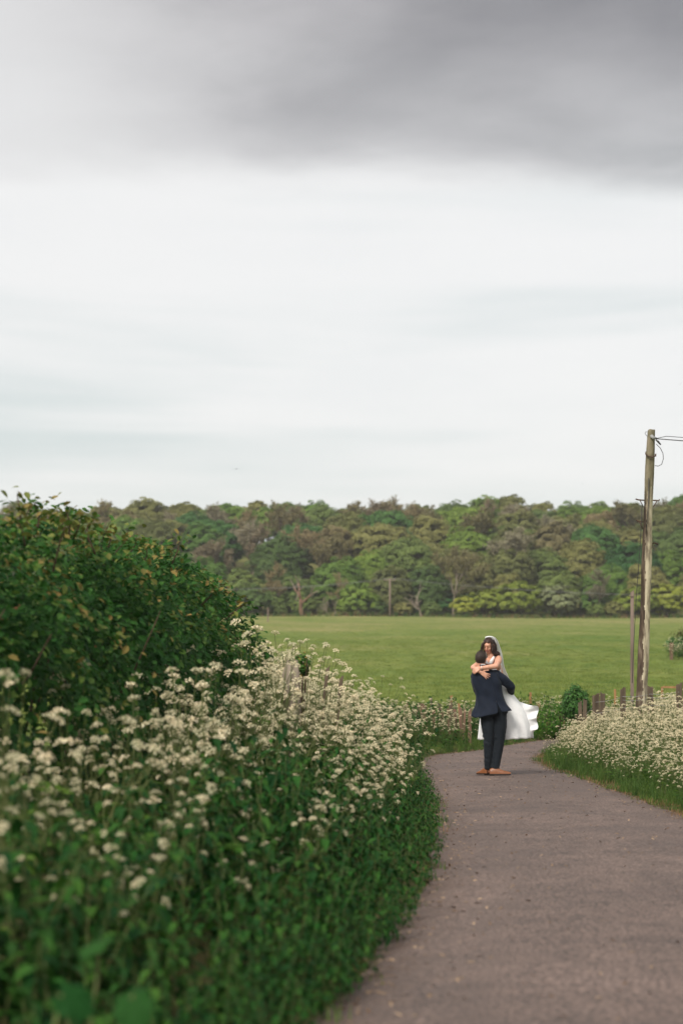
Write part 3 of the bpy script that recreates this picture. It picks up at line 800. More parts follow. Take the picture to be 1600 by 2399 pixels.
for i in ind:
    near = 'near' if y[i] < 12 else ('middle' if y[i] < 17 else 'farther')
    put_parsley(int(rng.integers(8)), (x[i], y[i], z[i] - .02), float(PS[i]), float(rng.uniform(0, 6.28)), rng.normal(0, .10, 2) + [0, .08],
                f'cream-flowered cow parsley in the {near} stretch of the blossoming left verge', GL + ', ' + near)
n = len(rest)
gn_field('cow_parsley_bank', PARSLEY_ONE, np.c_[x[rest], y[rest], z[rest] - .02], np.c_[rng.normal(0, .08, n), rng.normal(.05, .08, n), rng.uniform(0, 6.28, n)],
         PS[rest], rng.integers(0, 8, n), 'mass of cream cow parsley blossom along the left verge before the bend', 'cow parsley')
# nettles: a strip along the road, then scattered between the parsley
x, y, t = grow_left(2100, 4.2, 36, -.04, 1.25, .9, 6); px_ = 800 + x / y * FPX; k_ = px_ > -80; x, y, t = x[k_], y[k_], t[k_]; z = h(x, y)
xe, ye, te = grow_left(420, 4.0, 13, -.10, .40, 1.0, 16); x, y, t = np.r_[x, xe], np.r_[y, ye], np.r_[t, te]; z = h(x, y)
order = np.argsort(y + 1.5 * t); ind, rest = order[:75], order[75:]
def edge_scale(t): return np.clip(.46 + .75 * t, .40, 1.05)
cl = (.62 + .55 * clumps(x, y, 1.3)) * (1 - .18 * (1 - smooth(8, 14, y))) * (1 - .25 * smooth(14, 18, y))
for i in ind:
    put_nettle(int(rng.integers(6)), (x[i], y[i], z[i]), float(edge_scale(t[i]) * cl[i] * rng.uniform(.85, 1.15)), float(rng.uniform(0, 6.28)), rng.normal(0, .1, 2) + [0, .12],
               'dark green nettle leaning over the lane in the nearest left verge', 'nettles at the near foot of the left verge')
n = len(rest)
gn_field('nettle_bank', NONE, np.c_[x[rest], y[rest], z[rest]], np.c_[rng.normal(0, .12, n), rng.normal(.12, .1, n), rng.uniform(0, 6.28, n)], edge_scale(t[rest]) * cl[rest] * rng.uniform(.8, 1.2, n),
         rng.integers(0, 6, n), 'dark green nettles filling the foot of the left verge', 'nettles')
x, y, t = grow_left(1800, 4.5, 36, .9, 3.6, .9, 7); px_ = 800 + x / y * FPX; k_ = px_ > -80; x, y = x[k_], y[k_]; z = h(x, y); n = len(x)
gn_field('verge_undergrowth', NONE + FERN, np.c_[x, y, z], np.c_[rng.normal(0, .15, n), rng.normal(0, .15, n), rng.uniform(0, 6.28, n)], rng.uniform(.6, 1.0, n) * (.6 + .55 * clumps(x, y, 1.3)), rng.integers(0, 9, n),
         'dense green undergrowth between the cow parsley on the left', 'undergrowth')
# big soft leaves in the near corner
def big_leaf(seed, L):
    r = random.Random(seed); mb = MB(); n = 26; vs = []; fs = []
    rows = 7
    for i in range(n + 1):
        a = (i / n - .5) * 2 * 2.85
        rad = L * (.60 + .34 * math.cos(a * .5) ** 4 + .04 * math.cos(9 * a) + r.gauss(0, .02)) * (1 - .25 * (abs(a) > 2.4))
        for j in range(rows):
            q = j / (rows - 1)
            x_ = math.cos(a) * rad * q; y_ = math.sin(a) * rad * q * .92
            z_ = -.30 * (x_ * x_ + y_ * y_) / L + .07 * L * math.cos(a * 6) * q + .10 * L * (abs(y_) / L) + r.gauss(0, .004 * L)
            vs.append((x_ + L * .2, y_, z_))
    for i in range(n):
        for j in range(rows - 1): fs.append((i * rows + j, i * rows + j + 1, (i + 1) * rows + j + 1, (i + 1) * rows + j))
    mb.add(vs, fs, 0, r.uniform(.3, .9)); return mb
BL = [big_leaf(k, .085).mesh('leaf', [M_BROAD]) for k in range(4)]
for k, (px, py, d, lab, yaw) in enumerate(((250, 2200, 6.6, 'burdock with one broad pale leaf in the dark near verge', -.4), (305, 2330, 5.9, 'burdock with large drooping leaves low in the near left corner', .3),
                                           (120, 2330, 5.6, 'shaded burdock at the lower left corner of the verge', 1.4))):
    c = P(px, py, d); g0 = h1(c.x - .1, d)
    b = empty('burdock', (c.x - .10, d + .1, g0)); tag(b, lab, 'burdock')
    r = random.Random(k); top = c - Vector((c.x - .10, d + .1, g0))
    for j in range(6):
        a = yaw - 1.57 + (0, 1.5, -1.6, 3.0, .7, -.8)[j]
        tip = top * (1, .80, .70, .6, .45, .5)[j] + Vector((math.cos(a), math.sin(a), 0)) * (.03, .14, .12, .15, .16, .15)[j]
        mb = MB(); mb.tube([(0, 0, 0), tip * .5 + Vector((0, 0, .05)), tip], [.008, .007, .005], 5, 0, .6); mb.build('stalk', M_PSTEM, b)
        l = link('leaf', BL[(j + k) % 4], b, tip); l.rotation_euler = (r.gauss(0, .3), .55 + r.gauss(0, .25), a); s = (1.05, .9, .85, .7, .8, .75)[j]; l.scale = (s, s, s)

# ---- right verge: parsley over long grass
def right_pts(n, y0, y1, d0, d1, seed):
    r = np.random.default_rng(seed); y = r.uniform(y0, y1, n * 3); x = r.uniform(2.5, 12, n * 3)
    d = right_d(x, y); k = (d > d0) & (d < d1) & (np.abs(x / y * FPX) < 900) & (y < 50)
    return x[k][:n], y[k][:n], d[k][:n]
x, y, d = right_pts(2000, 19.5, 42, .30, 5.0, 8)
k = rng.random(len(x)) < np.clip((d + .15) / .8, .3, 1); x, y, d = x[k], y[k], d[k]; z = h(x, y)
xe, ye, de = right_pts(260, 19.5, 38, .12, .75, 18); x, y, d = np.r_[x, xe], np.r_[y, ye], np.r_[d, de]; z = h(x, y)
order = np.argsort(y + 1.2 * d); ind, rest = order[:60], order[60:]
sc_ = .36 + .18 * smooth(.1, .6, d) + .24 * smooth(.4, 1.9, d)
for i in ind:
    put_parsley(int(rng.integers(8)), (x[i], y[i], z[i] - .02), float(sc_[i] * rng.uniform(.85, 1.1)), float(rng.uniform(0, 6.28)), rng.normal(0, .07, 2),
                'cream-flowered cow parsley at the front of the right verge above the long grass', 'white cow parsley of the right verge')
n = len(rest)
gn_field('cow_parsley_drift', PARSLEY_ONE, np.c_[x[rest], y[rest], z[rest] - .02], np.c_[rng.normal(0, .08, n), rng.normal(0, .08, n), rng.uniform(0, 6.28, n)], sc_[rest] * rng.uniform(.8, 1.12, n),
         rng.integers(0, 8, n), 'drift of cream cow parsley before the post fence on the right', 'cow parsley')
TG = [tuft(k, 26, (.42, .5, .36)[k], .0035, M_GRASS, .05) for k in range(3)]
x, y, d = right_pts(4200, 16, 44, .12, 5, 9); z = h(x, y); n = len(x)
gn_field('verge_grass', TG, np.c_[x, y, z], np.c_[np.zeros(n), np.zeros(n), rng.uniform(0, 6.28, n)], (.48 + .60 * smooth(.1, 1.0, d)) * rng.uniform(.75, 1.2, n), rng.integers(0, 3, n), 'long green grass on the right verge', 'grass')
# ---- far bank beyond the bend
def far_pts(n, d0, d1, seed, y0=34.5, y1=50):
    r = np.random.default_rng(seed); y = r.uniform(y0, y1, n * 3); x = r.uniform(-2, 11, n * 3); d = left_d(x, y)
    k = (d > d0) & (d < d1) & (y > 35.5); return x[k][:n], y[k][:n], d[k][:n]
x, y, d = far_pts(520, .3, 3.4, 12); z = h(x, y); n = len(x)
gn_field('far_parsley', PARSLEY_ONE, np.c_[x, y, z - .02], np.c_[rng.normal(0, .1, n), rng.normal(0, .1, n), rng.uniform(0, 6.28, n)], rng.uniform(.46, .72, n), rng.integers(0, 8, n), 'cow parsley on the bank beyond the bend behind the groom', 'cow parsley')
x, y, d = far_pts(1900, .05, 4.5, 13); z = h(x, y); n = len(x)
gn_field('far_bank_grass', TG + NONE[:2], np.c_[x, y, z], np.c_[np.zeros(n), np.zeros(n), rng.uniform(0, 6.28, n)], (.45 + .5 * smooth(0, 1, d)) * rng.uniform(.7, 1.15, n), rng.integers(0, 5, n), 'rough grass on the bank beyond the bend', 'grass')
TD = [tuft(10 + k, 18, (.30, .4)[k], .003, M_DRY, .06) for k in range(2)]
x, y, d = far_pts(420, .6, 3.8, 14); k = (x > 3.2); x, y = x[k], y[k]; z = h(x, y); n = len(x)
gn_field('dry_bank_grass', TD, np.c_[x, y, z], np.c_[np.zeros(n), np.zeros(n), rng.uniform(0, 6.28, n)], rng.uniform(.7, 1.5, n), rng.integers(0, 2, n), 'dry brown grass beside the lane behind the bride', 'grass')
# dry fringe at the lane edges
TS = [tuft(20 + k, 16, .05, .0028, M_DRY, .05, 2) for k in range(2)] + [tuft(24 + k, 18, .075, .003, M_GRASS, .05, 2) for k in range(3)]
ps = []
for E, sg, nn in ((ER, 1, 900), (EL, -1, 500)):
    i = rng.integers(120, 400, nn); t = rng.random(nn) ** 1.6 * .38 - .06
    nrm = np.gradient(E, axis=0)[i]; nrm = np.c_[-nrm[:, 1], nrm[:, 0]] / np.linalg.norm(nrm, axis=1, keepdims=True)     # turns left of travel (y, x)
    q = E[i] + nrm * (t * sg)[:, None] * (1)
    ps.append(np.c_[q[:, 1], q[:, 0]])
q = np.vstack(ps); n = len(q); wl_i = np.where(np.arange(n) < 900, rng.integers(0, 4, n), rng.integers(1, 5, n))
gn_field('lane_edge_grass', TS, np.c_[q, h(q[:, 0], q[:, 1]) + .005], np.c_[np.zeros(n), np.zeros(n), rng.uniform(0, 6.28, n)], rng.uniform(.6, 1.5, n), wl_i, 'short dry grass fringing the lane', 'grass')
# pasture tufts in the field, thinning with distance
TP = [tuft(30 + k, 30, (.08, .11, .09, .13)[k], .006, M_PAST, .16, 2) for k in range(4)]
n = 30000
y = 49 + 190 * rng.random(n) ** 1.9; x = rng.uniform(-.19, .19, n) * (y + 15); k = left_d(x, y) > 3.0 if False else (left_d(x[:], y[:]) > 2.2)
x, y = x[k], y[k]; n = len(x)
gn_field('pasture_grass', TP, np.c_[x, y, h(x, y) - .01], np.c_[np.zeros(n), np.zeros(n), rng.uniform(0, 6.28, n)], rng.uniform(.45, 1.1, n) * (1 - .55 * smooth(70, 230, y)), rng.integers(0, 4, n), 'short pasture grass in the field', 'grass')

# long pale grass where the field meets the wood
n = 1500; x = rng.uniform(-64, 64, n); y = HILL0 - 9 + rng.normal(0, 1.3, n)
gn_field('wood_edge_grass', TG + TD, np.c_[x, y, h(x, y)], np.c_[np.zeros(n), np.zeros(n), rng.uniform(0, 6.28, n)], rng.uniform(.9, 2.4, n), rng.integers(0, 5, n), 'long pale grass along the foot of the wood', 'grass')
# ------------------------------------------------------------------ the hedge on the left
def hedge_mat():
    m = leaf_mat('hedge_leaves', (0, 0, 0), (1, 1, 1), .24, .55, .16, .05)
    r = [n for n in m.node_tree.nodes if n.type == 'VALTORGB'][0].color_ramp
    r.elements[0].color = (.008, .046, .008, 1); r.elements[1].color = (.30, .19, .06, 1)
    for p, c in ((.45, (.036, .115, .016)), (.66, (.105, .170, .030)), (.82, (.190, .175, .045))):
        e = r.elements.new(p); e.color = c + (1,)
    return m
M_HEDGE = hedge_mat()
M_TWIG = rough_mat('hedge_twigs', [(.3, (.03, .018, .012)), (.7, (.09, .055, .036))], 12, stretch=(1, 1, .3))
M_CUT = rough_mat('cut_orange_wood', [(.3, (.17, .075, .038)), (.7, (.34, .16, .085))], 10, stretch=(.3, 1, 1))
HC = np.array([(6.5, -4.3), (9, -3.9), (12, -3.3), (15, -2.78), (18, -2.32), (21, -2.0), (24.6, -1.70)])      # y, x of the hedge's spine
def hedge_pt(s, a, r_in, rr):
    """s along 0..1, a around (0 = towards the lane, pi = away), r_in radial 0..1"""
    y = 6.5 + (24.6 - 6.5) * s
    x = np.interp(y, HC[:, 0], HC[:, 1])
    endr = np.sqrt(np.clip(1 - ((y - 22.8) / 2.0).clip(0, 1) ** 2, .05, 1))
    lump = 1 + .14 * np.sin(y * 2.1 + a * 2) + .12 * np.sin(y * 4.7 + 1 + a * 3) + .05 * np.sin(y * 9 + a * 5)
    hw = 1.02 * endr * lump * r_in; hh = 2.52 * (.45 + .55 * endr) * (.98 + .03 * np.sin(y * 1.3)) * np.interp(y, [6, 15, 18, 30], [.93, .94, 1.0, 1.0]) * (.93 + .07 * lump) * r_in
    ca, sa = np.cos(a), np.sin(a)
    px_ = x + hw * ca; pz = .35 + hh * np.abs(sa) ** .95
    return np.stack([px_, y, pz], -1)
r = np.random.default_rng(77); n = 66000
s = r.random(n) ** .85; a = r.random(n) * 2.5; dep = r.random(n) ** 1.8
pos = hedge_pt(s, a, 1 - .48 * dep, r) + r.normal(size=(n, 3)) * .035
nrm = np.stack([np.cos(a) + .1, -.35 + 0 * a, np.sin(a) * .9 + .35], -1) + r.normal(size=(n, 3)) * .55
clump = .5 + .5 * np.sin(pos[:, 1] * 5.3 + np.sin(pos[:, 2] * 6) * 2) * np.sin(pos[:, 2] * 7.1 + pos[:, 0] * 5)
hollow = np.sin(pos[:, 1] * 3.1 + 2 * np.sin(pos[:, 2] * 2.7)) * np.sin(pos[:, 2] * 4.3 + pos[:, 1] * 1.9)
keep_ = ~((hollow < -.35) & (dep < .5)); pos, nrm, dep, clump, a, s = pos[keep_], nrm[keep_], dep[keep_], clump[keep_], a[keep_], s[keep_]; n = len(pos)
young = np.clip(1.15 - dep * 3, 0, 1) * np.clip((pos[:, 2] - 1.0) / 1.4, 0, 1)
tint = np.clip(.14 + .30 * clump + r.normal(size=n) * .13 + young * (.05 + .36 * (clump > .66) * (r.random(n) < .55) + .22 * (r.random(n) < .05)), 0, 1)
HLV = np.array([(0, 0, 0), (.32, .30, .08), (.40, 0, -.03), (.32, -.30, .08), (.72, .26, .02), (.78, 0, -.06), (.72, -.26, .02), (1.05, 0, -.16)]) - [.5, 0, 0]
HLF = tri([(0, 2, 1), (0, 3, 2), (1, 2, 5, 4), (2, 3, 6, 5), (4, 5, 7), (5, 6, 7)])
size = r.uniform(.046, .088, n) * np.where(dep < .3, 1, 1.15)
hedge = empty('hedge', (-2.5, 15, .3)); tag(hedge, 'tall dark green leafy hedge with brown young tips at the left', 'hedge')
v, f, t = scatter_np(HLV, HLF, pos, frames(nrm, r, size), tint)
big = link('foliage', np_mesh('foliage', v - np.array([-2.5, 15, .3]), f, M_HEDGE, t), hedge); tag(big, kind='stuff')
# the leaves that show largest, one by one
HL = [np_mesh('leaf', HLV * .07, HLF, M_HEDGE, np.full(len(HLV), tv)) for tv in (.3, .4, .5, .62, .75, .9)]
vis = np.where((pos[:, 1] < 16.5) & (dep < .06) & (800 + pos[:, 0] / pos[:, 1] * FPX > 0))[0][:280]
M3 = frames(nrm[vis], r, np.ones(len(vis)))
for q, i in enumerate(vis):
    o = link('leaf', HL[int(r.integers(6))], hedge); o.matrix_local = Matrix.LocRotScale(Vector(pos[i] + nrm[i] * .03 - np.array([-2.5, 15, .3])), Matrix(M3[q]).to_quaternion(), Vector((1, 1, 1)) * float(r.uniform(.9, 1.25)))
# woody frame inside
rr_ = random.Random(4); mb = MB()
for i in range(70):
    y0 = rr_.uniform(7.5, 23.6); x0 = float(np.interp(y0, HC[:, 0], HC[:, 1])) + rr_.gauss(-.15, .2); p = Vector((x0, y0, .3)); pts = [p]; d = Vector((rr_.gauss(.10, .2), rr_.gauss(0, .15), 1)).normalized()
    for k in range(6):
        d = (d + Vector((rr_.gauss(.02, .18), rr_.gauss(0, .18), .1))).normalized(); p = p + d * .34 * (.55 if y0 > 22.5 else 1); pts.append(p)
    mb.tube([q - Vector((-2.5, 15, .3)) for q in pts], [.022, .019, .016, .012, .009, .007, .004], 5)
mb.build('branches', M_TWIG, hedge)
# shoots standing above the outline
def shoot(px0, py0, px1, py1, d, seed, leaves=26):
    rs = random.Random(seed); a, b = P(px0, py0, d), P(px1, py1, d); o = Vector((-2.5, 15, .3))
    mid = a.lerp(b, .5) + Vector((rs.gauss(0, .03), rs.gauss(0, .03), 0))
    m = MB(); m.tube([a - o, mid - o, b - o], [.009, .007, .003], 5); st = m.build('shoot', M_TWIG, hedge)
    for k in range(leaves):
        t = rs.uniform(.45, 1.05); q = a.lerp(b, t) + Vector((rs.gauss(0, .07), rs.gauss(0, .07), rs.gauss(0, .05)))
        l = link('leaf', HL[rs.choice((1, 2, 3, 4, 4, 5))], st, q - o); l.rotation_euler = (rs.uniform(-.8, .8), rs.uniform(-.8, .8), rs.uniform(0, 6.28)); s_ = rs.uniform(.7, 1.2); l.scale = (s_, s_, s_)
for k, q in enumerate(((125, 1340, 165, 1195, 14.6), (260, 1330, 300, 1262, 17.5), (60, 1280, 40, 1215, 14), (225, 1300, 205, 1220, 15.5), (390, 1390, 420, 1330, 20), (530, 1450, 585, 1408, 22), (330, 1330, 345, 1275, 18.5), (470, 1420, 500, 1370, 21))): shoot(*q, 60 + k)
rx = random.Random(8)
for k in range(44):
    dd = rx.uniform(12.5, 23.5); X_ = float(np.interp(dd, HC[:, 0], HC[:, 1])) + rx.uniform(-.3, .4); px_ = 800 + X_ / dd * FPX
    if px_ < -20: continue
    zt = 2.80 if dd < 22 else 2.5; py_ = 1556 - (zt - CAM_H) / dd * FPX; shoot(px_, py_ + 30, px_ + rx.uniform(-15, 25), py_ - rx.uniform(12, 48), dd, 90 + k, 20)
# broken orange-brown stubs poking out
def stub(pts, d, r0, name, label):
    o = P(pts[0][0], pts[0][1], d); m = MB(); m.tube([P(a, b, d + e) - o for a, b, e in pts], [r0] * (len(pts) - 1) + [r0 * .8], 7)
    s_ = m.build(name, M_CUT, hedge, loc=o - Vector((-2.5, 15, .3))); return s_
stub([(-40, 1438, .1), (20, 1430, 0), (46, 1424, 0), (48, 1412, 0)], 14.6, .012, 'broken_branch', '')
stub([(-30, 1462, .1), (0, 1455, 0), (20, 1449, 0)], 14.6, .011, 'broken_branch', '')
stub([(14, 1530, .1), (30, 1505, 0), (38, 1485, 0)], 14.4, .009, 'broken_branch', '')
stub([(215, 1530, .1), (228, 1510, 0), (232, 1503, 0)], 16.0, .009, 'broken_branch', '')
stub([(355, 1585, .1), (375, 1578, 0), (402, 1566, 0)], 18.0, .009, 'broken_branch', '')
# ------------------------------------------------------------------ poles, fences, wires, birds
M_POST = rough_mat('weathered_post', [(.25, (.050, .037, .025)), (.5, (.135, .100, .068)), (.75, (.25, .19, .135))], 7, stretch=(1, 1, .15), bump=.8, bscale=20)
M_POST_RED = rough_mat('split_red_wood', [(.3, (.11, .062, .042)), (.6, (.22, .135, .095)), (.8, (.33, .23, .17))], 8, stretch=(1, 1, .12), bump=.8, bscale=22)
M_ORANGE = rough_mat('new_orange_wood', [(.3, (.25, .125, .055)), (.7, (.40, .22, .105))], 8, stretch=(1, 1, .15), bump=.4)
M_WIRE = rough_mat('galvanised_wire', [(.3, (.20, .20, .20)), (.7, (.34, .34, .33))], 30, bump=0, rough=.5, spec=.5)
M_DARKWIRE = rough_mat('dark_cable', [(.3, (.03, .03, .03)), (.7, (.07, .065, .06))], 30, bump=0, rough=.6)
M_RUST = rough_mat('rusty_iron', [(.3, (.045, .03, .024)), (.7, (.13, .08, .055))], 30, bump=.4)
M_LICHEN = rough_mat('mossy_wood', [(.25, (.07, .055, .035)), (.5, (.16, .14, .085)), (.72, (.25, .21, .15)), (.85, (.34, .30, .24))], 9, stretch=(1, 1, .35), bump=.9, bscale=24)
M_PALE = rough_mat('pale_lichened_wood', [(.28, (.06, .045, .032)), (.42, (.24, .20, .14)), (.52, (.46, .40, .28)), (.8, (.55, .49, .36))], 5.5, stretch=(1.6, 1.6, .35), bump=.7, bscale=24)
M_DARKW = rough_mat('dark_creosoted_wood', [(.3, (.028, .020, .014)), (.52, (.080, .056, .038)), (.66, (.20, .155, .11)), (.8, (.45, .40, .33))], 9, stretch=(1.5, 1.5, .3), bump=.9, bscale=26)
M_GREYB = rough_mat('greyed_post', [(.3, (.13, .095, .075)), (.7, (.28, .21, .17))], 6, stretch=(1, 1, .12), bump=.6, bscale=20)

def post_mesh(seed, w, dp, L, top_slope=.0, chip=.012):
    """a rough sawn post, base at the origin: uneven faces, worn arrises, weathered top"""
    r = random.Random(seed); n = 12; rows = 7; vs, fs = [], []
    for j in range(rows):
        t = j / (rows - 1); z = L * t
        for k in range(n):
            a = 2 * math.pi * (k + .5) / n; c, s = math.cos(a), math.sin(a); m = max(abs(c), abs(s)) ** .75
            vs.append((c / m * w / 2 + r.gauss(0, chip * w), s / m * dp / 2 + r.gauss(0, chip * w), z + (r.gauss(0, .12 * w) + c * top_slope * w if j == rows - 1 else 0)))
    for j in range(rows - 1):
        for k in range(n): k2 = (k + 1) % n; fs.append((j * n + k, j * n + k2, (j + 1) * n + k2, (j + 1) * n + k))
    vs.append((0, 0, L - .01)); c0 = len(vs) - 1
    for k in range(n): fs.append(((rows - 1) * n + k, (rows - 1) * n + (k + 1) % n, c0))
    mb = MB(); mb.add(vs, fs); return mb
def put_post(name, px, py_top, d, wpx, m, label, group, lean=0., lean2=0., seed=0, slope=.0, ratio=.85):
    top = P(px, py_top, d); g0 = h1(top.x, d); w = wpx / FPX * d
    L = top.z - g0 + .35
    o = post_mesh(seed, w, w * ratio, L, slope).build(name, m, None, False, (top.x - math.sin(lean) * L, d, g0 - .35))
    o.rotation_euler = (lean2, lean, random.Random(seed).uniform(-.3, .3)); tag(o, label, 'post', group); return o
# the old post-and-wire fence above the right-hand drift of parsley
FR = 'posts of the wire fence on the right'
RP = [(1358, 1645, 37.4, 9, 'thin weathered post at the left end of the right fence', -.02), (1370, 1640, 37.2, 9, 'weathered post beside the green bush, second in the right fence', .03),
      (1395, 1627, 36.6, 15, 'thick brown post third in the right fence, holding the sagging wire', .01), (1411, 1625, 36.5, 12, 'grey-brown post paired with the thick brown post', .03),
      (1458, 1614, 35.8, 13, 'brown post just left of the leaning telegraph pole', .0), (1522, 1608, 35.0, 14, 'brown post just right of the leaning telegraph pole', -.01), (1590, 1603, 34.2, 15, 'stout brown post at the right edge of the picture', .0)]
RPO = []
for k, (px, py, d, w, lab, ln) in enumerate(RP): RPO.append(put_post('fence_post', px, py, d, w, M_POST, lab, FR, ln, .0, 200 + k, .25 * (-1) ** k))
def wire(name, pts, r_, m, label, group=None, sag=.0, n=10, cat='wire'):
    mb = MB(); o = Vector(pts[0])
    full = []
    for a, b in zip(pts[:-1], pts[1:]):
        a, b = Vector(a), Vector(b)
        for i in range(n): t = i / n; full.append(a.lerp(b, t) - Vector((0, 0, sag * 4 * t * (1 - t))) - o)
    full.append(Vector(pts[-1]) - o)
    mb.tube(full, r_, 5); ob = mb.build(name, m, None, True, o); tag(ob, label, cat, group); return ob
for q, (dy, lab) in enumerate(((18, 'upper fence wire sagging between the brown posts on the right'), (44, 'lower fence wire half lost in the cow parsley on the right'))):
    wire('fence_wire', [P(px, py + dy + (16 if k == 1 else 0), d - .07) for k, (px, py, d, w, l_, ln) in enumerate(RP) if k in (1, 2, 4, 5, 6)], .0035, M_WIRE, lab, None, .02)
wire('fence_wire', [P(px, py + 26, d - .07) for px, py, d, *_ in RP[4:]], .0035, M_WIRE, 'slack middle wire from the telegraph pole to the right edge post', None, .03)
# stakes of the decaying fence behind the groom
FL = 'stakes of the broken fence behind the groom'
dark, red, ora = M_POST, M_POST_RED, M_ORANGE
LPS = [(952, 1650, 41.0, 8, red, 'leftmost reddish stake in the broken fence behind the groom'), (969, 1655, 40.6, 5, dark, 'short dark stake next to the leftmost reddish stake'),
       (979, 1652, 41.0, 7, dark, 'dark stake third from the left in the broken fence'), (985, 1648, 41.5, 5, red, 'narrow reddish stake fourth from the left, touching the dark one'),
       (993, 1650, 40.4, 6, red, 'reddish stake fifth from the left in the broken fence'), (998, 1651, 41.0, 5, dark, 'brown stake sixth from the left, close beside a reddish one'),
       (1016, 1664, 39.6, 7, red, 'pale orange-red split stake low in the middle of the broken fence'), (1028, 1648, 41.6, 8, dark, 'tall dark square post in the middle of the broken fence'),
       (1035, 1665, 39.4, 8, red, 'reddish split stake just right of the dark square post'), (1050, 1660, 40.0, 6, red, 'leaning reddish stake left of the second dark post'),
       (1055, 1646, 41.6, 8, dark, 'second tall dark post, in front of the bright orange stake'), (1066, 1661, 40.2, 7, red, 'blunt reddish stake right of the second dark post'),
       (1074, 1648, 41.0, 5, ora, 'thin orange stake nearer the groom'), (1079, 1659, 40.0, 7, red, 'reddish stake beside the thin orange stake'), (1088, 1664, 40.0, 6, red, 'short reddish stake third from the groom'),
       (1100, 1664, 40.0, 8, red, 'short broad stake nearest the groom'), (1052, 1688, 38.8, 7, red, 'low pale stake sunk among the flowers behind the groom')]
for k, (px, py, d, w, m, lab) in enumerate(LPS): put_post('fence_stake', px, py, d, w, m, lab, FL, random.Random(k).gauss(0, .045), random.Random(k + 50).gauss(0, .05), 300 + k, random.Random(k).uniform(-1, 1))
FT = 'thin posts at the field edge'
for k, (px, py, d, w, m, lab) in enumerate(((1010, 1632, 50, 4, M_GREYB, 'thin grey post at the field edge left of the orange one'), (1057, 1630, 50, 6, ora, 'bright orange post at the field edge behind the dark stakes'),
                                            (1242, 1622, 50, 5, ora, 'thin orange post at the field edge beside the bridal train'), (1262, 1648, 47.5, 7, ora, 'short orange stump of a post right of the bridal train'),
                                            (1440, 1615, 52, 5, ora, 'thin orange post between the fence posts left of the pole'), (1550, 1609, 52, 5, ora, 'thin orange post carrying a rail right of the pole'))):
    put_post('field_post', px, py, d, w, m, lab, FT, 0, 0, 400 + k)
mb = MB(); a, b = P(1553, 1609, 51.8), P(1586, 1612, 51.8)
mb.box((0, -.02, -.03), ((b - a).length, .02, .02)); o = mb.build('fence_rail', M_ORANGE, None, False, a); o.rotation_euler = (0, .03, 0); tag(o, 'short orange rail fixed to the thin post right of the pole', 'rail')
# the leaning telegraph pole
base, top = P(1491, 1690, 36.0), P(1527.5, 1008, 36.0)
base.z = h1(base.x, 36.0) - .3
pole = empty('telegraph_pole', base); tag(pole, 'leaning weathered telegraph pole, pale on one side and dark on the other', 'pole')
ax = (top - base); Lp = ax.length
def pole_shaft():
    rows, n = 130, 44; vs, fs, ms = [], [], []; r = random.Random(8)
    for j in range(rows + 1):
        t = j / rows; rad = .036 * (1 - t) ** .9 + .072 + .006 * math.sin(t * 23)
        c = ax * t + Vector((.02 * math.sin(t * 5), 0, 0))
        for k in range(n):
            a = 2 * math.pi * k / n; g = 1 + r.gauss(0, .012) - (.10 if abs(((a - 4.55 + .25 * math.sin(t * 4)) % 6.283) - .0) < .16 and t < .72 else 0)
            vs.append(c + Vector((math.cos(a), math.sin(a), 0)) * rad * g + Vector((0, 0, r.gauss(0, .006) + (.015 * math.cos(3 * a) if j == rows else 0))))
    for j in range(rows):
        for k in range(n):
            k2 = (k + 1) % n; fs.append((j * n + k, j * n + k2, (j + 1) * n + k2, (j + 1) * n + k)); a = 2 * math.pi * (k + .5) / n; t = j / rows
            sp = 4.42 + .10 * math.sin(t * 6) + (.25 if t < .25 else 0) - .15 * (t > .55) + r.gauss(0, .07) + .10 * math.sin(t * 47)       # where the dark half meets the pale half
            dark_ = 2.6 < a < sp
            ms.append(2 if t > .80 + .02 * math.sin(k * 1.3) + r.gauss(0, .006) else (1 if (dark_ and (t > .06)) else 0))
    mb = MB(); mb.add(vs, fs); mb.m = ms
    vs.append(ax + Vector((0, 0, .015))); c0 = len(vs) - 1; mb.v.append(tuple(vs[-1])); mb.t.append(.5)
    for k in range(n): mb.f.append((rows * n + k, rows * n + (k + 1) % n, c0)); mb.m.append(2)
    return mb
pole_shaft().build('shaft', [M_PALE, M_DARKW, M_LICHEN], pole)
def pp(px, py, dd=0.): return P(px, py, 36.0 + dd) - base
def part_tube(name, pts, r_, m, n=6):
    mb = MB(); mb.tube([pp(*q) for q in pts], r_, n); return mb.build(name, m, pole)
for pts in ([(1508, 1172, -.12), (1494, 1171, -.14), (1488, 1169, -.14)], [(1528, 1172, -.12), (1542, 1173, -.14), (1544, 1170, -.14)], [(1506, 1223, -.12), (1493, 1221, -.15), (1490, 1218, -.15)], [(1522, 1275, .1), (1532, 1272, .1), (1540, 1275, .1)]):
    st = part_tube('step_iron', pts, .013, M_RUST)
    (a0, b0, c0_), (a1, b1, c1) = pts[0], pts[1]
    mb = MB(); mb.tube([pp(a1 + (a0 - a1) * .3, b1 + 1, c1), pp(a0 + (a1 - a0) * .1, b0 + 16, c0_)], .009, 5); mb.build('brace', M_RUST, st)
part_tube('cable_loop', [(1536, 1040, -.1), (1546, 1050, -.12), (1552, 1062, -.12), (1553, 1075, -.12), (1549, 1088, -.12), (1541, 1092, -.11), (1533, 1091, -.1)], .006, M_DARKWIRE)
part_tube('cable_sleeve', [(1535, 1030, -.1), (1541, 1035, -.11), (1547, 1042, -.12)], [.012, .020, .012], M_DARKWIRE)
part_tube('cable_loop', [(1517, 1012, -.08), (1511, 1012, -.10), (1510, 1016, -.1), (1515, 1022, -.1)], .005, M_DARKWIRE)
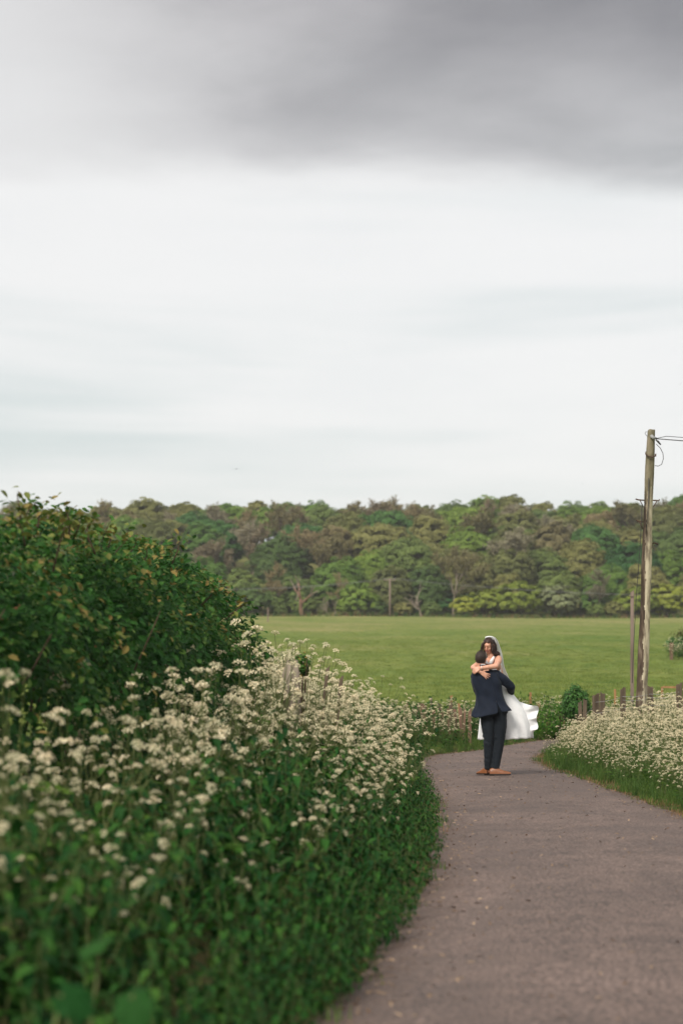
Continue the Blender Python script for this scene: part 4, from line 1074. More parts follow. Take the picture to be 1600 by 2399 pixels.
part_tube('iron_band', [(1512, 1064, -.08), (1518, 1069, -.125), (1526, 1071, -.125), (1535, 1068, -.06), (1535, 1063, -.06)], .014, M_RUST)
part_tube('iron_band', [(1512, 1058, -.07), (1511, 1063, -.09), (1514, 1068, -.1)], .007, M_RUST)
part_tube('shackle', [(1524, 1020, -.11), (1529, 1026, -.13), (1537, 1027, -.11)], [.03, .034, .016], M_WIRE)
part_tube('stay_wire', [(1503, 1180, -.14), (1502, 1215, -.14), (1498, 1290, -.1), (1490, 1390, -.05), (1484, 1500, -.02), (1480, 1600, 0)], .006, M_DARKWIRE)
part_tube('down_cable', [(1519, 1120, -.115), (1518, 1180, -.12), (1512, 1250, -.125)], .008, M_DARKWIRE)
wire('overhead_cable', [P(1537, 1027, 35.9), P(1560, 1022, 35.2), P(1800, 1040, 29)], .006, M_DARKWIRE, 'upper overhead cable leaving the pole top to the right', None, 0, cat='cable')
wire('overhead_cable', [P(1537, 1028, 35.9), P(1800, 1048, 29.5)], .009, M_DARKWIRE, 'thicker lower overhead cable leaving the pole top to the right', None, 0, cat='cable')
# short grey post behind it
c = P(1476, 1386, 50); g0 = h1(c.x, 50)
o = post_mesh(31, .085, .085, c.z - g0 + .3, .4, .006).build('bare_post', M_GREYB, None, False, (c.x, 50, g0 - .3)); tag(o, 'slim grey-brown post standing left of the leaning pole', 'post'); o.rotation_euler = (0, .012, 0)
mb = MB(); mb.tube([(-.10, -.05, c.z - g0 + .17), (.02, -.06, c.z - g0 + .17)], .008, 5); mb.build('peg', M_RUST, o)
# the far pole line along the wood
def far_pole(px, pyt, d, label):
    t = P(px, pyt, d); g0 = h1(t.x, d); r0 = empty('wire_pole', (t.x, d, g0)); mb = MB(); L = t.z - g0
    mb.tube([(0, 0, -.3), (.02, 0, L * .5), (0, 0, L)], [.15, .13, .11], 8); mb.build('shaft', M_GREYB, r0)
    mb = MB(); mb.box((-.85, -.06, L - .30), (.85, .06, L - .16)); ca = mb.build('crossarm', M_GREYB, r0, False)
    for q in (-.7, 0, .7): m2 = MB(); m2.tube([(q, 0, L - .15), (q, 0, L + .02)], [.04, .055], 6); m2.build('insulator', M_WIRE, ca)
    tag(r0, label, 'pole'); return t
DF = HILL0 - 12
tp = far_pole(913, 1355, DF, 'small distant wire pole with crossarm against the wood')
for k, q in enumerate((-.7, .7)):
    wire('power_line', [(tp.x + q, DF, tp.z), (P(1900, 1392, DF + 6).x, DF + 6, P(1900, 1392, DF + 6).z)], .012, M_WIRE, ('left' if k == 0 else 'right') + ' conductor of the distant power line running right from the small pole', None, 1.1, 24, 'wire')
    wire('power_line', [(tp.x + q, DF, tp.z), (P(300, 1372, DF - 4).x, DF - 4, P(300, 1372, DF - 4).z)], .012, M_WIRE, ('left' if k == 0 else 'right') + ' conductor of the distant power line running left from the small pole', None, 1.0, 24, 'wire')
put_post('field_post', 628, 1423, DF - 60, 3, M_GREYB, 'lone thin stake in the field in front of the wood, above the hedge end', None, 0, 0, 460)
# green bush by the fence and the overgrown mound at the right of the field
def leafy_bush(name, c, r3, n, leafs, m, label, seed, cat='bush', base=.0):
    r = np.random.default_rng(seed); root = empty(name, (c[0], c[1], h1(c[0], c[1]))); tag(root, label, cat)
    g0 = root.location.z; cc = np.array([0, 0, c[2] - g0])
    q = r.normal(size=(n, 3)); q /= np.linalg.norm(q, axis=1, keepdims=True)
    lump = 1 + .16 * np.sin(q[:, 0] * 6 + seed) * np.sin(q[:, 2] * 5) + .10 * np.sin(q[:, 1] * 11 + q[:, 2] * 9)
    ps = cc + q * np.array(r3) * (lump * r.uniform(.55, 1.04, n) ** .7)[:, None]; k = ps[:, 2] > .03; ps, q = ps[k], q[k]
    v, f, t = scatter_np(HLV, HLF, ps, frames(q + [0, -.2, .5] + r.normal(size=q.shape) * .5, r, r.uniform(*leafs, len(ps))), np.clip(.5 + r.normal(size=len(ps)) * .22, 0, 1))
    fo = link('foliage', np_mesh('foliage', v, f, m, t), root); tag(fo, kind='stuff')
    mb = MB(); rr0 = random.Random(seed)
    for i in range(9):
        e = Vector((rr0.uniform(-.7, .7) * r3[0], rr0.uniform(-.7, .7) * r3[1], cc[2] + rr0.uniform(0, .7) * r3[2])); mb.tube([(rr0.gauss(0, .05), rr0.gauss(0, .05), -.05), e * .5 + Vector((0, 0, .1)), e], [.016, .012, .005], 5)
    mb.build('stems', M_TWIG, root); return root
M_BRIGHT = leaf_mat('bright_bush_leaves', (.018, .075, .012), (.075, .19, .030), .3, .5, .3, .05)
c = P(1348, 1650, 38.6); leafy_bush('green_bush', c, (.28, .28, .35), 3200, (.035, .06), M_BRIGHT, 'rounded bright green bush at the left end of the right fence', 5)
c = P(1300, 1690, 43.5); leafy_bush('bramble_clump', c, (.7, .5, .42), 2600, (.03, .06), M_PLEAF, 'dark bramble clump beside the lane right of the bridal train', 6, 'bramble')
c = P(1668, 1524, 97); leafy_bush('overgrown_mound', c, (2.0, 1.5, 1.0), 5200, (.10, .22), LEAF['dark'], 'dark green overgrown mound at the right edge of the field', 7)
c = P(1650, 1494, 97.5); leafy_bush('dead_bracken', c, (1.4, 1.0, .72), 2600, (.08, .2), LEAF['olive'], 'brown dead bracken heap above the dark mound at the right', 8, 'bracken')
put_post('field_post', 1572, 1507, 93, 9, M_POST_RED, 'short red-brown stump post in front of the mound in the field', None, 0, 0, 470)
xs = np.random.default_rng(4); n = 36
yy = xs.uniform(91, 94, n); xx = (xs.uniform(1555, 1640, n) - 800) / FPX * yy
gn_field('mound_parsley', PARSLEY_ONE, np.c_[xx, yy, h(xx, yy)], np.c_[np.zeros(n), np.zeros(n), xs.uniform(0, 6.28, n)], xs.uniform(.6, .9, n), xs.integers(0, 8, n), 'pale cow parsley round the mound in the field', 'cow parsley')
# gnarled stump with ivy, half buried in the parsley
c = P(668, 1568, 21.5); g0 = h1(c.x, 21.5); st = empty('tree_stump', (c.x, 21.5, g0)); tag(st, 'gnarled pale stump half buried in cow parsley at the hedge end', 'stump')
mb = MB(); Hs = c.z - g0 + .05; rs = random.Random(2); vs, fs = [], []
for j in range(9):
    t = j / 8
    for k in range(14):
        a = k / 14 * 6.283; rad = (.11 - .04 * t + .03 * math.sin(3 * a + t * 3) + rs.gauss(0, .008)) * (1 if j < 8 else .7); vs.append((math.cos(a) * rad + .08 * t, math.sin(a) * rad, Hs * t + (.06 * math.sin(a * 2 + 1) if j > 6 else 0)))
for j in range(8):
    for k in range(14): fs.append((j * 14 + k, j * 14 + (k + 1) % 14, (j + 1) * 14 + (k + 1) % 14, (j + 1) * 14 + k))
fs.append(tuple(8 * 14 + k for k in range(14))); mb.add(vs, fs); mb.build('trunk', M_BARK_PALE, st)
c = P(704, 1560, 22); leafy_bush('ivy_tuft', c, (.11, .11, .13), 420, (.03, .05), M_HEDGE, 'small leafy ivy shoot rising beside the stump in the parsley', 15, 'ivy')
for k, (px, py, lab) in enumerate(((768, 1562, 'dark broken post top poking from the parsley right of the stump'), (800, 1585, 'second dark broken post top poking from the parsley'))):
    put_post('broken_post', px, py, 23.5, 9, M_POST, lab, 'broken posts in the left parsley', .1, 0, 480 + k, .8)
# white spikes rising over the hedge end
for k, (px, py, d) in enumerate(((638, 1480, 20), (668, 1500, 20.5), (622, 1500, 20.2))):
    c = P(px, py, d); g0 = h1(c.x, d); put_parsley(k, (c.x, d, g0), (c.z - g0) / 1.08, k * 2., (0, .08), ('tallest cow parsley standing clear over the hedge end', 'tall cow parsley second from the hedge end against the field', 'tall cow parsley touching the hedge end')[k], None)
# birds
M_BIRD = rough_mat('dark_bird', [(.3, (.015, .015, .017)), (.7, (.04, .04, .04))], 20, bump=0)
for k, (px, py, d, s, lab) in enumerate(((554, 1099, 120, 1.0, 'dark bird with spread wings low in the sky over the wood'), (282, 998, 170, .6, 'tiny distant bird in the sky at the left'), (1363, 1134, 170, .6, 'tiny distant bird just above the wood on the right'), (1592, 900, 150, .6, 'tiny distant bird at the right edge of the sky'))):
    c = P(px, py, d); b = empty('bird', c); mb = MB(); mb.tube([(-.09, 0, 0), (-.05, 0, .012), (.02, 0, .010), (.09, 0, .0)], [.006, .024, .022, .004], 8); mb.build('body', M_BIRD, b)
    for sg in (-1, 1):
        mb = MB(); e = .035
        mb.add([(-.03, 0, .01), (.03, 0, .01), (.0, sg * .12, e), (-.04, sg * .12, e), (.02, sg * .24, .0), (.008, sg * .24, -.005)], [(0, 1, 2, 3), (3, 2, 4, 5)]); mb.build('wing', M_BIRD, b)
    b.rotation_euler = (0, 0, 1.2 + k); b.scale = (s, s, s); tag(b, lab, 'bird', 'birds in the sky')
# litter on the lane: leaves, twigs and grit
M_LITTER = leaf_mat('leaf_litter', (.10, .055, .03), (.34, .24, .16), 0, .8, .2, 0)
r = np.random.default_rng(31); n = 4200
i = r.integers(150, 330, n); t = np.where(r.random(n) < .72, np.where(r.random(n) < .7, r.beta(1, 14, n), 1 - r.beta(1, 14, n)), r.random(n))
q = EL[i] * (1 - t)[:, None] + ER[i] * t[:, None] + r.normal(size=(n, 2)) * .04
zr = .018 + .045 * (1 - (2 * np.clip(t, 0, 1) - 1) ** 2)
v, f, tt = scatter_np(HLV * [1, .6, .6], HLF, np.c_[q[:, 1], q[:, 0], zr], frames(np.c_[r.normal(0, .3, n), r.normal(0, .3, n), np.ones(n)], r, r.uniform(.012, .050, n)), r.random(n))
o = link('leaf_litter', np_mesh('leaf_litter', v, f, M_LITTER, tt)); tag(o, 'scattered dead leaves and grit on the lane', 'litter', kind='stuff')
# ------------------------------------------------------------------ the couple
from mathutils import noise as mnoise
def cloth(name, stops, rough=.8, weave=900, bump=.25, sheen=.0, trans=0.):
    m, nd, lk = mat(name)
    tcn = N(nd, 'ShaderNodeTexCoord'); nz = noise(nd, lk, tcn.outputs['Object'], 14, 5, .6)
    p = N(nd, 'ShaderNodeBsdfPrincipled'); lk.new(ramp(nd, lk, nz, stops), p.inputs['Base Color']); p.inputs['Roughness'].default_value = rough
    p.inputs['Specular IOR Level'].default_value = .2; p.inputs['Sheen Weight'].default_value = sheen
    b = N(nd, 'ShaderNodeBump'); b.inputs['Strength'].default_value = bump; b.inputs['Distance'].default_value = .004
    lk.new(noise(nd, lk, tcn.outputs['Object'], weave, 2, .5), b.inputs['Height']); lk.new(b.outputs[0], p.inputs['Normal'])
    out = N(nd, 'ShaderNodeOutputMaterial')
    if trans:
        t = N(nd, 'ShaderNodeBsdfTranslucent'); t.inputs['Color'].default_value = (.8, .8, .8, 1); mx = N(nd, 'ShaderNodeMixShader'); mx.inputs[0].default_value = trans
        lk.new(p.outputs[0], mx.inputs[1]); lk.new(t.outputs[0], mx.inputs[2]); lk.new(mx.outputs[0], out.inputs[0])
    else: lk.new(p.outputs[0], out.inputs[0])
    return m
def skin_mat(name, c0, c1):
    m, nd, lk = mat(name); tcn = N(nd, 'ShaderNodeTexCoord')
    p = N(nd, 'ShaderNodeBsdfPrincipled'); lk.new(ramp(nd, lk, noise(nd, lk, tcn.outputs['Object'], 18, 4, .6), [(.35, c0), (.65, c1)]), p.inputs['Base Color'])
    p.inputs['Roughness'].default_value = .5; p.inputs['Specular IOR Level'].default_value = .35
    p.inputs['Subsurface Weight'].default_value = .15; p.inputs['Subsurface Radius'].default_value = (.02, .008, .004); p.inputs['Subsurface Scale'].default_value = .3
    out = N(nd, 'ShaderNodeOutputMaterial'); lk.new(p.outputs[0], out.inputs[0]); return m
M_SKIN_B = skin_mat('bride_skin', (.56, .28, .185), (.66, .36, .25))
M_SKIN_G = skin_mat('groom_skin', (.42, .19, .12), (.50, .25, .16))
M_NAVY = cloth('navy_suit_wool', [(.3, (.0042, .0075, .016)), (.7, (.0085, .014, .028))], .75, 700, .3, .05)
M_TROU = cloth('dark_navy_trousers', [(.3, (.005, .008, .012)), (.7, (.010, .014, .019))], .8, 700, .3, .05)
M_SHIRT = cloth('white_shirt', [(.3, (.7, .7, .7)), (.7, (.78, .78, .78))])
M_TAN = rough_mat('tan_leather', [(.3, (.16, .055, .019)), (.7, (.26, .095, .036))], 25, bump=.15, rough=.42, spec=.5)
M_SOLE = rough_mat('dark_sole', [(.3, (.012, .009, .007)), (.7, (.035, .025, .02))], 25, bump=.1, rough=.7)
M_HAIR_G = rough_mat('short_brown_hair', [(.3, (.012, .007, .005)), (.7, (.045, .027, .018))], 60, bump=.8, bscale=120, rough=.6, spec=.4, bdist=.006)
M_HAIR_B = rough_mat('long_dark_brown_hair', [(.3, (.012, .005, .003)), (.6, (.036, .015, .009)), (.8, (.085, .034, .018))], 22, stretch=(2.2, 2.2, .35), bump=.7, bscale=60, rough=.5, spec=.3, bdist=.006)
M_LIP = rough_mat('lips', [(.3, (.34, .075, .065)), (.7, (.42, .10, .085))], 30, bump=0, rough=.4)
M_TEETH = rough_mat('teeth', [(.3, (.74, .70, .64)), (.7, (.8, .77, .72))], 30, bump=0, rough=.3)
M_LASH = rough_mat('lashes_and_brows', [(.3, (.015, .008, .006)), (.7, (.035, .02, .014))], 40, bump=0, rough=.7)
def lace_mat():
    m = cloth('white_lace', [(.3, (.86, .85, .845)), (.7, (.93, .925, .92))], .7, 500, .2, .1, .12)
    nd, lk = m.node_tree.nodes, m.node_tree.links
    p = [n for n in nd if n.type == 'BSDF_PRINCIPLED'][0]; tcn = [n for n in nd if n.type == 'TEX_COORD'][0]
    v = N(nd, 'ShaderNodeTexVoronoi'); v.inputs['Scale'].default_value = 24; lk.new(tcn.outputs['Object'], v.inputs['Vector'])
    v2 = N(nd, 'ShaderNodeTexVoronoi'); v2.inputs['Scale'].default_value = 70; lk.new(tcn.outputs['Object'], v2.inputs['Vector'])
    a = N(nd, 'ShaderNodeMath', operation='ADD'); lk.new(v.outputs['Distance'], a.inputs[0]); lk.new(v2.outputs['Distance'], a.inputs[1])
    b = N(nd, 'ShaderNodeBump'); b.inputs['Strength'].default_value = .30; b.inputs['Distance'].default_value = .006; lk.new(a.outputs[0], b.inputs['Height']); lk.new(b.outputs[0], p.inputs['Normal'])
    return m
M_LACE = lace_mat()
def veil_mat():
    m, nd, lk = mat('sheer_white_veil')
    d = N(nd, 'ShaderNodeBsdfDiffuse'); d.inputs[0].default_value = (.8, .79, .78, 1); t = N(nd, 'ShaderNodeBsdfTranslucent'); t.inputs[0].default_value = (.8, .79, .78, 1)
    a = N(nd, 'ShaderNodeMixShader'); a.inputs[0].default_value = .45; lk.new(d.outputs[0], a.inputs[1]); lk.new(t.outputs[0], a.inputs[2])
    tr = N(nd, 'ShaderNodeBsdfTransparent'); b = N(nd, 'ShaderNodeMixShader'); b.inputs[0].default_value = .16; lk.new(a.outputs[0], b.inputs[1]); lk.new(tr.outputs[0], b.inputs[2])
    out = N(nd, 'ShaderNodeOutputMaterial'); lk.new(b.outputs[0], out.inputs[0]); return m
M_VEIL = veil_mat()

def baked(mb, name, m, voxel, parent=None, smooth_n=4, loc=None, disp=None):
    """union of the closed pieces as one skin: voxel remesh, then relax"""
    o = mb.build('tmp', m, None)
    md = o.modifiers.new('r', 'REMESH'); md.mode = 'VOXEL'; md.voxel_size = voxel
    sm = o.modifiers.new('s', 'SMOOTH'); sm.factor = .5; sm.iterations = smooth_n
    dg = bpy.context.evaluated_depsgraph_get(); dg.update()
    me = bpy.data.meshes.new_from_object(o.evaluated_get(dg), depsgraph=dg)
    bpy.data.objects.remove(o)
    if disp:
        for v in me.vertices: v.co += Vector(disp(v.co))
    me.name = name; me.materials.clear(); me.materials.append(m)
    me.polygons.foreach_set('material_index', [0] * len(me.polygons)); me.polygons.foreach_set('use_smooth', [True] * len(me.polygons)); me.update()
    return link(name, me, parent, loc)
def sheet(rows, name, m, parent, closed=False, thick=.004, sub=1):
    """a lofted cloth surface from rows of points"""
    mb = MB(); n = len(rows[0]); vs = [p for r in rows for p in r]; fs = []
    for i in range(len(rows) - 1):
        for k in range(n if closed else n - 1): k2 = (k + 1) % n; fs.append((i * n + k, i * n + k2, (i + 1) * n + k2, (i + 1) * n + k))
    mb.add(vs, fs); o = mb.build(name, m, parent)
    if sub: s = o.modifiers.new('sub', 'SUBSURF'); s.levels = s.render_levels = sub
    if thick: s = o.modifiers.new('sol', 'SOLIDIFY'); s.thickness = thick; s.offset = 0
    return o
def head_mat(c, fwd, up):
    f = Vector(fwd).normalized(); u = Vector(up); u = (u - f * u.dot(f)).normalized(); x = f.cross(u)
    return Matrix.Translation(Vector(c)) @ Matrix((x, f, u)).transposed().to_4x4()
def head(mb, M, s=1.0, female=False):
    R3 = M.to_3x3()
    def e(c, r): mb.ell(M @ (Vector(c) * s), [q * s for q in r], R3, 18, 12)
    def k(a, b, ra, rb): mb.cap(M @ (Vector(a) * s), M @ (Vector(b) * s), ra * s, rb * s, 10)
    e((0, -.012, .020), (.074, .092, .097)); e((0, .026, -.052), (.053 if female else .058, .060, .062)); e((0, .064, -.092), (.022, .020, .019))
    k((0, .086, .016), (0, .104, -.020), .008, .0125); e((0, .066, .036), (.050, .022, .020))
    for sg in (-1, 1):
        e((sg * .036, .062, -.022), (.024, .024, .024)); e((sg * .031, .066, .008), (.020, .018, .017)); e((sg * .075, -.008, -.008), (.010, .020, .031))
    k((0, -.03, -.07), (0, -.055, -.17), .05 * (1 if female else 1.15), .052 * (1 if female else 1.2))
def hand(mb, wrist, d, n, side, curl=(.3, .3, .3, .3), spread=.16, thumb=.75, s=1.0, thumb_curl=.3):
    """palm and five fingers: d towards the fingertips, n the way the palm faces, side the thumb's side"""
    W_, d, n, side = Vector(wrist), Vector(d).normalized(), Vector(n).normalized(), Vector(side).normalized()
    side = (side - d * side.dot(d)).normalized(); n = (n - d * n.dot(d) - side * n.dot(side)).normalized()
    for q in (-.026, -.009, .009, .026): mb.cap(W_ + side * q * .6 * s + d * .012 * s, W_ + d * .082 * s + side * q * s, .014 * s, .0125 * s, 10)
    for i, (q, L) in enumerate(zip((.027, .009, -.009, -.026), (.070, .079, .073, .058))):
        a = spread * (1.5 - i) / 1.5; dd = (d * math.cos(a) + side * math.sin(a)).normalized(); p = W_ + d * .080 * s + side * q * s
        for j, (fr, ra, rb) in enumerate(((.45, .0092, .0086), (.30, .0086, .0078), (.25, .0078, .0066))):
            dd = (dd * math.cos(curl[i]) + n * math.sin(curl[i])).normalized(); e = p + dd * L * fr * s; mb.cap(p, e, ra * s, rb * s, 8); p = e
    p = W_ + d * .020 * s + side * .026 * s; dd = (d * math.cos(thumb) + side * math.sin(thumb)).normalized()
    for fr, ra, rb in ((.040, .0135, .011), (.030, .0105, .0092), (.024, .0092, .0075)):
        e = p + dd * fr * s; mb.cap(p, e, ra * s, rb * s, 8); p = e; dd = (dd * math.cos(thumb_curl) + (d * .7 + n * .3).normalized() * math.sin(thumb_curl)).normalized()

GX0 = P(1156, 1818, 28.8); G0 = Vector((GX0.x, 28.8, .052))
def U(zx, zy, w=0.): return Vector(((zx - 650) / 907, w, (2005 - zy) / 907))      # measured places on the couple, metres from the groom's feet

# ---------- groom
mb = MB()
HG = head_mat((-.172, .005, 1.672), (.38, .92, .16), (.02, -.16, 1)); head(mb, HG, .98)
mb.chain([(-.02, 0, .95), (-.05, 0, 1.10), (-.10, .0, 1.30), (-.125, -.01, 1.43)], [.105, .11, .13, .11]); mb.cap((-.24, 0, 1.42), (.02, 0, 1.44), .07, .07)
mb.cap((-.135, -.01, 1.48), (-.165, -.01, 1.56), .062, .056)
LEGL = [(-.085, .0, .92), (-.075, -.015, .55), (-.085, .02, .12)]; LEGR = [(.085, .0, .92), (.085, .015, .55), (.028, -.01, .11)]
mb.chain(LEGL, [.085, .055, .034]); mb.chain(LEGR, [.085, .055, .034]); mb.cap((-.085, .03, .06), (-.155, .16, .045), .035, .03); mb.cap((.0, -.01, .06), (.18, -.04, .04), .035, .03)
AR = [(.035, .0, 1.445), (.14, .02, 1.385), (.262, .09, 1.275), (.27, .26, 1.20), (.13, .44, 1.17)]; AL = [(-.255, .02, 1.42), (-.235, .13, 1.33), (-.20, .25, 1.22), (-.14, .40, 1.13), (.02, .50, 1.10)]
mb.chain(AR, [.055, .052, .046, .040, .030]); mb.chain(AL, [.055, .052, .046, .040, .030])
hand(mb, (.12, .452, 1.17), (-.95, .25, -.1), (-.2, -.95, 0), (0, .1, 1), (.35,) * 4); hand(mb, (.03, .508, 1.10), (.95, .2, .0), (.1, -.95, 0), (0, .1, 1), (.35,) * 4)
groom = baked(mb, 'person', M_SKIN_G, .0075, None, 4, G0)
tag(groom, 'man in navy suit and tan shoes seen from behind, lifting the bride', 'person')
# jacket: one open loft that parts at the back vent
JR = [(1.545, -.158, -.005, .072, .075), (1.525, -.145, -.008, .105, .085), (1.495, -.125, -.008, .165, .105), (1.465, -.115, -.006, .192, .122), (1.40, -.112, -.004, .205, .138), (1.32, -.098, .0, .208, .142), (1.23, -.075, .0, .192, .138), (1.14, -.058, .0, .186, .135),
      (1.06, -.040, .0, .202, .140), (1.00, -.032, -.004, .232, .152), (.945, -.030, -.008, .268, .168), (.90, -.030, -.010, .288, .180)]
NA = 56; TV = -math.pi / 2 + .30; rows = []
for j, (z, cu, cw, a, b) in enumerate(JR):
    row = []; open_ = max(0., (1.055 - z) / .155) * .20
    for k in range(NA + 1):
        th = TV + open_ / 2 + (2 * math.pi - open_) * k / NA
        c, s = math.cos(th), math.sin(th); q = 2 / 2.5
        x = cu + a * math.copysign(abs(c) ** q, c); y = cw + b * math.copysign(abs(s) ** q, s); zz_ = z
        if z < 1.02: zz_ += (.035 * c - .035 * max(0, -s) * max(0, -c + .35) * 1.6) * (1.02 - z) / .12
        fold = .016 * mnoise.noise(Vector((x * 9 + z * 6, s * 2, z * 17))) + .006 * math.sin(th * 9 + z * 11) * max(0, (1.1 - z) / .2) + .016 * math.sin(z * 34 + x * 17) * math.exp(-((z - 1.16) / .16) ** 2) + .006 * math.sin(z * 60 - x * 32) * math.exp(-((z - 1.25) / .2) ** 2)
        row.append((x + c * fold, y + s * fold, zz_))
    rows.append(row)
jacket = sheet(rows, 'jacket', M_NAVY, groom, False, .007, 2)
def wr(f, amp): return lambda co: [amp * mnoise.noise(Vector(co) * f + Vector((i * 7, 0, 0))) for i in range(3)]
mb = MB(); mb.chain([Vector(p) for p in AR], [.074, .071, .064, .058, .048]); mb.cap((.0, -.005, 1.435), (.045, .0, 1.445), .086, .077); baked(mb, 'sleeve', M_NAVY, .011, jacket, 5, None, wr(16, .009))
mb = MB(); mb.chain([Vector(p) for p in AL], [.070, .072, .068, .062, .052]); mb.cap((-.20, -.0, 1.42), (-.245, .01, 1.42), .082, .076); baked(mb, 'sleeve', M_NAVY, .011, jacket, 5, None, wr(16, .008))
rows = [[(-.158 + .07 * math.cos(t) + .0, -.004 + .072 * math.sin(t), 1.525 + .012 * math.sin(t)) for t in np.linspace(0, 2 * math.pi, 25)[:-1]], [(-.165 + .064 * math.cos(t), -.004 + .066 * math.sin(t), 1.572 - .020 * math.sin(t)) for t in np.linspace(0, 2 * math.pi, 25)[:-1]]]
sheet(rows, 'collar', M_NAVY, jacket, True, .010, 1)
rows = [[(-.163 + .058 * math.cos(t), -.004 + .060 * math.sin(t), z_ - .016 * math.sin(t)) for t in np.linspace(0, 2 * math.pi, 21)[:-1]] for z_ in (1.55, 1.585)]; sheet(rows, 'shirt_collar', M_SHIRT, groom, True, .006, 1)
mb = MB()
mb.cap((-.07, 0, .95), (.09, 0, .95), .125, .125)
mb.chain([(-.095, .0, .90), (-.085, -.01, .72), (-.072, -.015, .54), (-.078, .0, .30), (-.084, .02, .155)], [.106, .094, .076, .062, .051]); mb.cap((-.084, .02, .155), (-.083, .024, .125), .051, .054)
mb.chain([(.085, .0, .90), (.095, .005, .72), (.088, .015, .54), (.055, .005, .30), (.030, -.008, .135)], [.108, .100, .082, .068, .056]); mb.cap((.030, -.008, .135), (.027, -.01, .110), .056, .060)
def trw(co):
    k_ = .010 * math.exp(-((co.z - .52) / .10) ** 2) + .008 * math.exp(-((co.z - .16) / .07) ** 2) + .006 * math.exp(-((co.z - .86) / .10) ** 2) + .002
    q = mnoise.noise(Vector((co.x * 7, co.y * 7, co.z * 26 + co.x * 8))); return (q * k_, q * k_, 0)
baked(mb, 'trousers', M_TROU, .010, groom, 4, None, trw)
def shoe(name, heel, yaw, pitch, L, label):
    """welted leather shoe pointing along +x, heel at the origin"""
    o = empty(name, heel); o.parent = groom; o.rotation_euler = (0, pitch, yaw)
    prof = [(0, .032, .080), (.03, .038, .100), (.07, .039, .108), (.11, .040, .098), (.16, .045, .072), (.21, .046, .056), (.255, .039, .047), (.285, .022, .036)]
    rows = []
    for x_, w_, h_ in prof:
        rows.append([Vector((x_ * L / .29, w_ * math.cos(t), .014 + (h_ - .014) * max(0, math.sin(t)) ** .8)) for t in np.linspace(0, math.pi, 13)])
    mb = MB(); n = 13; vs = [p for r_ in rows for p in r_]; fs = []
    for i in range(len(rows) - 1):
        for k in range(n - 1): fs.append((i * n + k, i * n + k + 1, (i + 1) * n + k + 1, (i + 1) * n + k))
    fs.append(tuple(range(n))); fs.append(tuple((len(rows) - 1) * n + k for k in range(n))[::-1]); mb.add(vs, fs)
    up = mb.build('upper', M_TAN, o); up.modifiers.new('s', 'SUBSURF').render_levels = 1
    mb = MB(); a = [Vector((x_ * L / .29 * 1.01 - .003, sg * (w_ + .004), 0)) for sg in (-1, 1) for x_, w_, h_ in (prof if sg < 0 else prof[::-1])]
    nn = len(a); vs = a + [p + Vector((0, 0, .016)) for p in a]; fs = [tuple(range(nn))[::-1], tuple(range(nn, 2 * nn))] + [(i, (i + 1) % nn, nn + (i + 1) % nn, nn + i) for i in range(nn)]
    mb.add(vs, fs); mb.build('sole', M_SOLE, o, False)
    mb = MB(); mb.box((-.004, -.032, -.012), (.07, .032, .001)); mb.build('heel', M_SOLE, o, False); return o
shoe('shoe', (-.062, -.035, .016), -.06, .0, .31, ''); shoe('shoe', (-.070, .000, .022), 2.15, .05, .27, '')
# hair: a cap that leaves face and neck free, and short strands over it
def hair_cap(M, s, cut, name, m, parent, grow=1.07, n=20):
    mb = MB(); R3 = M.to_3x3(); e = MB(); e.ell((0, -.014 * s, .022 * s), (.0755 * s * grow, .094 * s * grow, .098 * s * grow), None, 36, 26)
    keep = [i for i, f in enumerate(e.f) if all(cut(Vector(e.v[q]) / s) for q in f)]
    mb.add([M @ (Vector(v) * (1 + .012 * mnoise.noise(Vector(v) * 60))) for v in e.v], [e.f[i] for i in keep]); o = mb.build(name, m, parent)
    sd_ = o.modifiers.new('s', 'SOLIDIFY'); sd_.thickness = .008; sd_.offset = -1; return o, [Vector(v) for v in e.v if cut(Vector(v) / s)]
cap_, pts_ = hair_cap(HG, .98, lambda p: (p.z > -.055 + max(0, p.y + .02) * 1.15) and not (p.y > .055 and p.z < .085), 'hair', M_HAIR_G, groom, 1.05)
rs = random.Random(9); mb = MB()
for i in range(1500):
    p = rs.choice(pts_); p = p + Vector((rs.gauss(0, .006), rs.gauss(0, .006), rs.gauss(0, .006))); nn = (p - Vector((0, -.014, .02))).normalized()
    d = (nn + Vector((rs.gauss(0, .4), rs.gauss(.2, .4), rs.gauss(-.1, .4)))).normalized(); s_ = d.orthogonal().normalized() * .0013; a = nn * .0 + p; b = a + d * rs.uniform(.005, .012)
    mb.add([HG @ (a - s_), HG @ (a + s_), HG @ b], [(0, 1, 2)])
mb.build('strands', M_HAIR_G, cap_)

# ---------- bride
mb = MB()
HB = head_mat((-.050, .185, 1.868), (-.40, -.80, -.42), (-.10, -.30, 1)); head(mb, HB, .95, True)
mb.chain([(.13, .32, 1.16), (.09, .30, 1.36), (.04, .26, 1.52), (.0, .245, 1.62)], [.145, .105, .115, .09]); mb.cap((.085, .20, 1.675), (-.10, .25, 1.63), .052, .05); mb.cap((-.0, .235, 1.66), (-.03, .22, 1.79), .055, .046)
for sg in (-1, 1): mb.ell((.02 + sg * .062, .165, 1.56), (.052, .05, .055))
BAL = [(.092, .19, 1.672), (.075, .06, 1.625), (.030, -.095, 1.568), (-.09, -.145, 1.553), (-.195, -.172, 1.543)]; BAR = [(-.10, .24, 1.63), (-.20, .13, 1.60), (-.285, .02, 1.55), (-.245, -.085, 1.515), (-.195, -.155, 1.488)]
mb.chain(BAL, [.053, .049, .040, .034, .025]); mb.chain(BAR, [.048, .045, .039, .034, .025])
hand(mb, (-.192, -.157, 1.486), (.85, -.02, -.53), (0, 1, 0), (.5, 0, .85), (.02, .03, .05, .07), .30, .75, .95, .12)
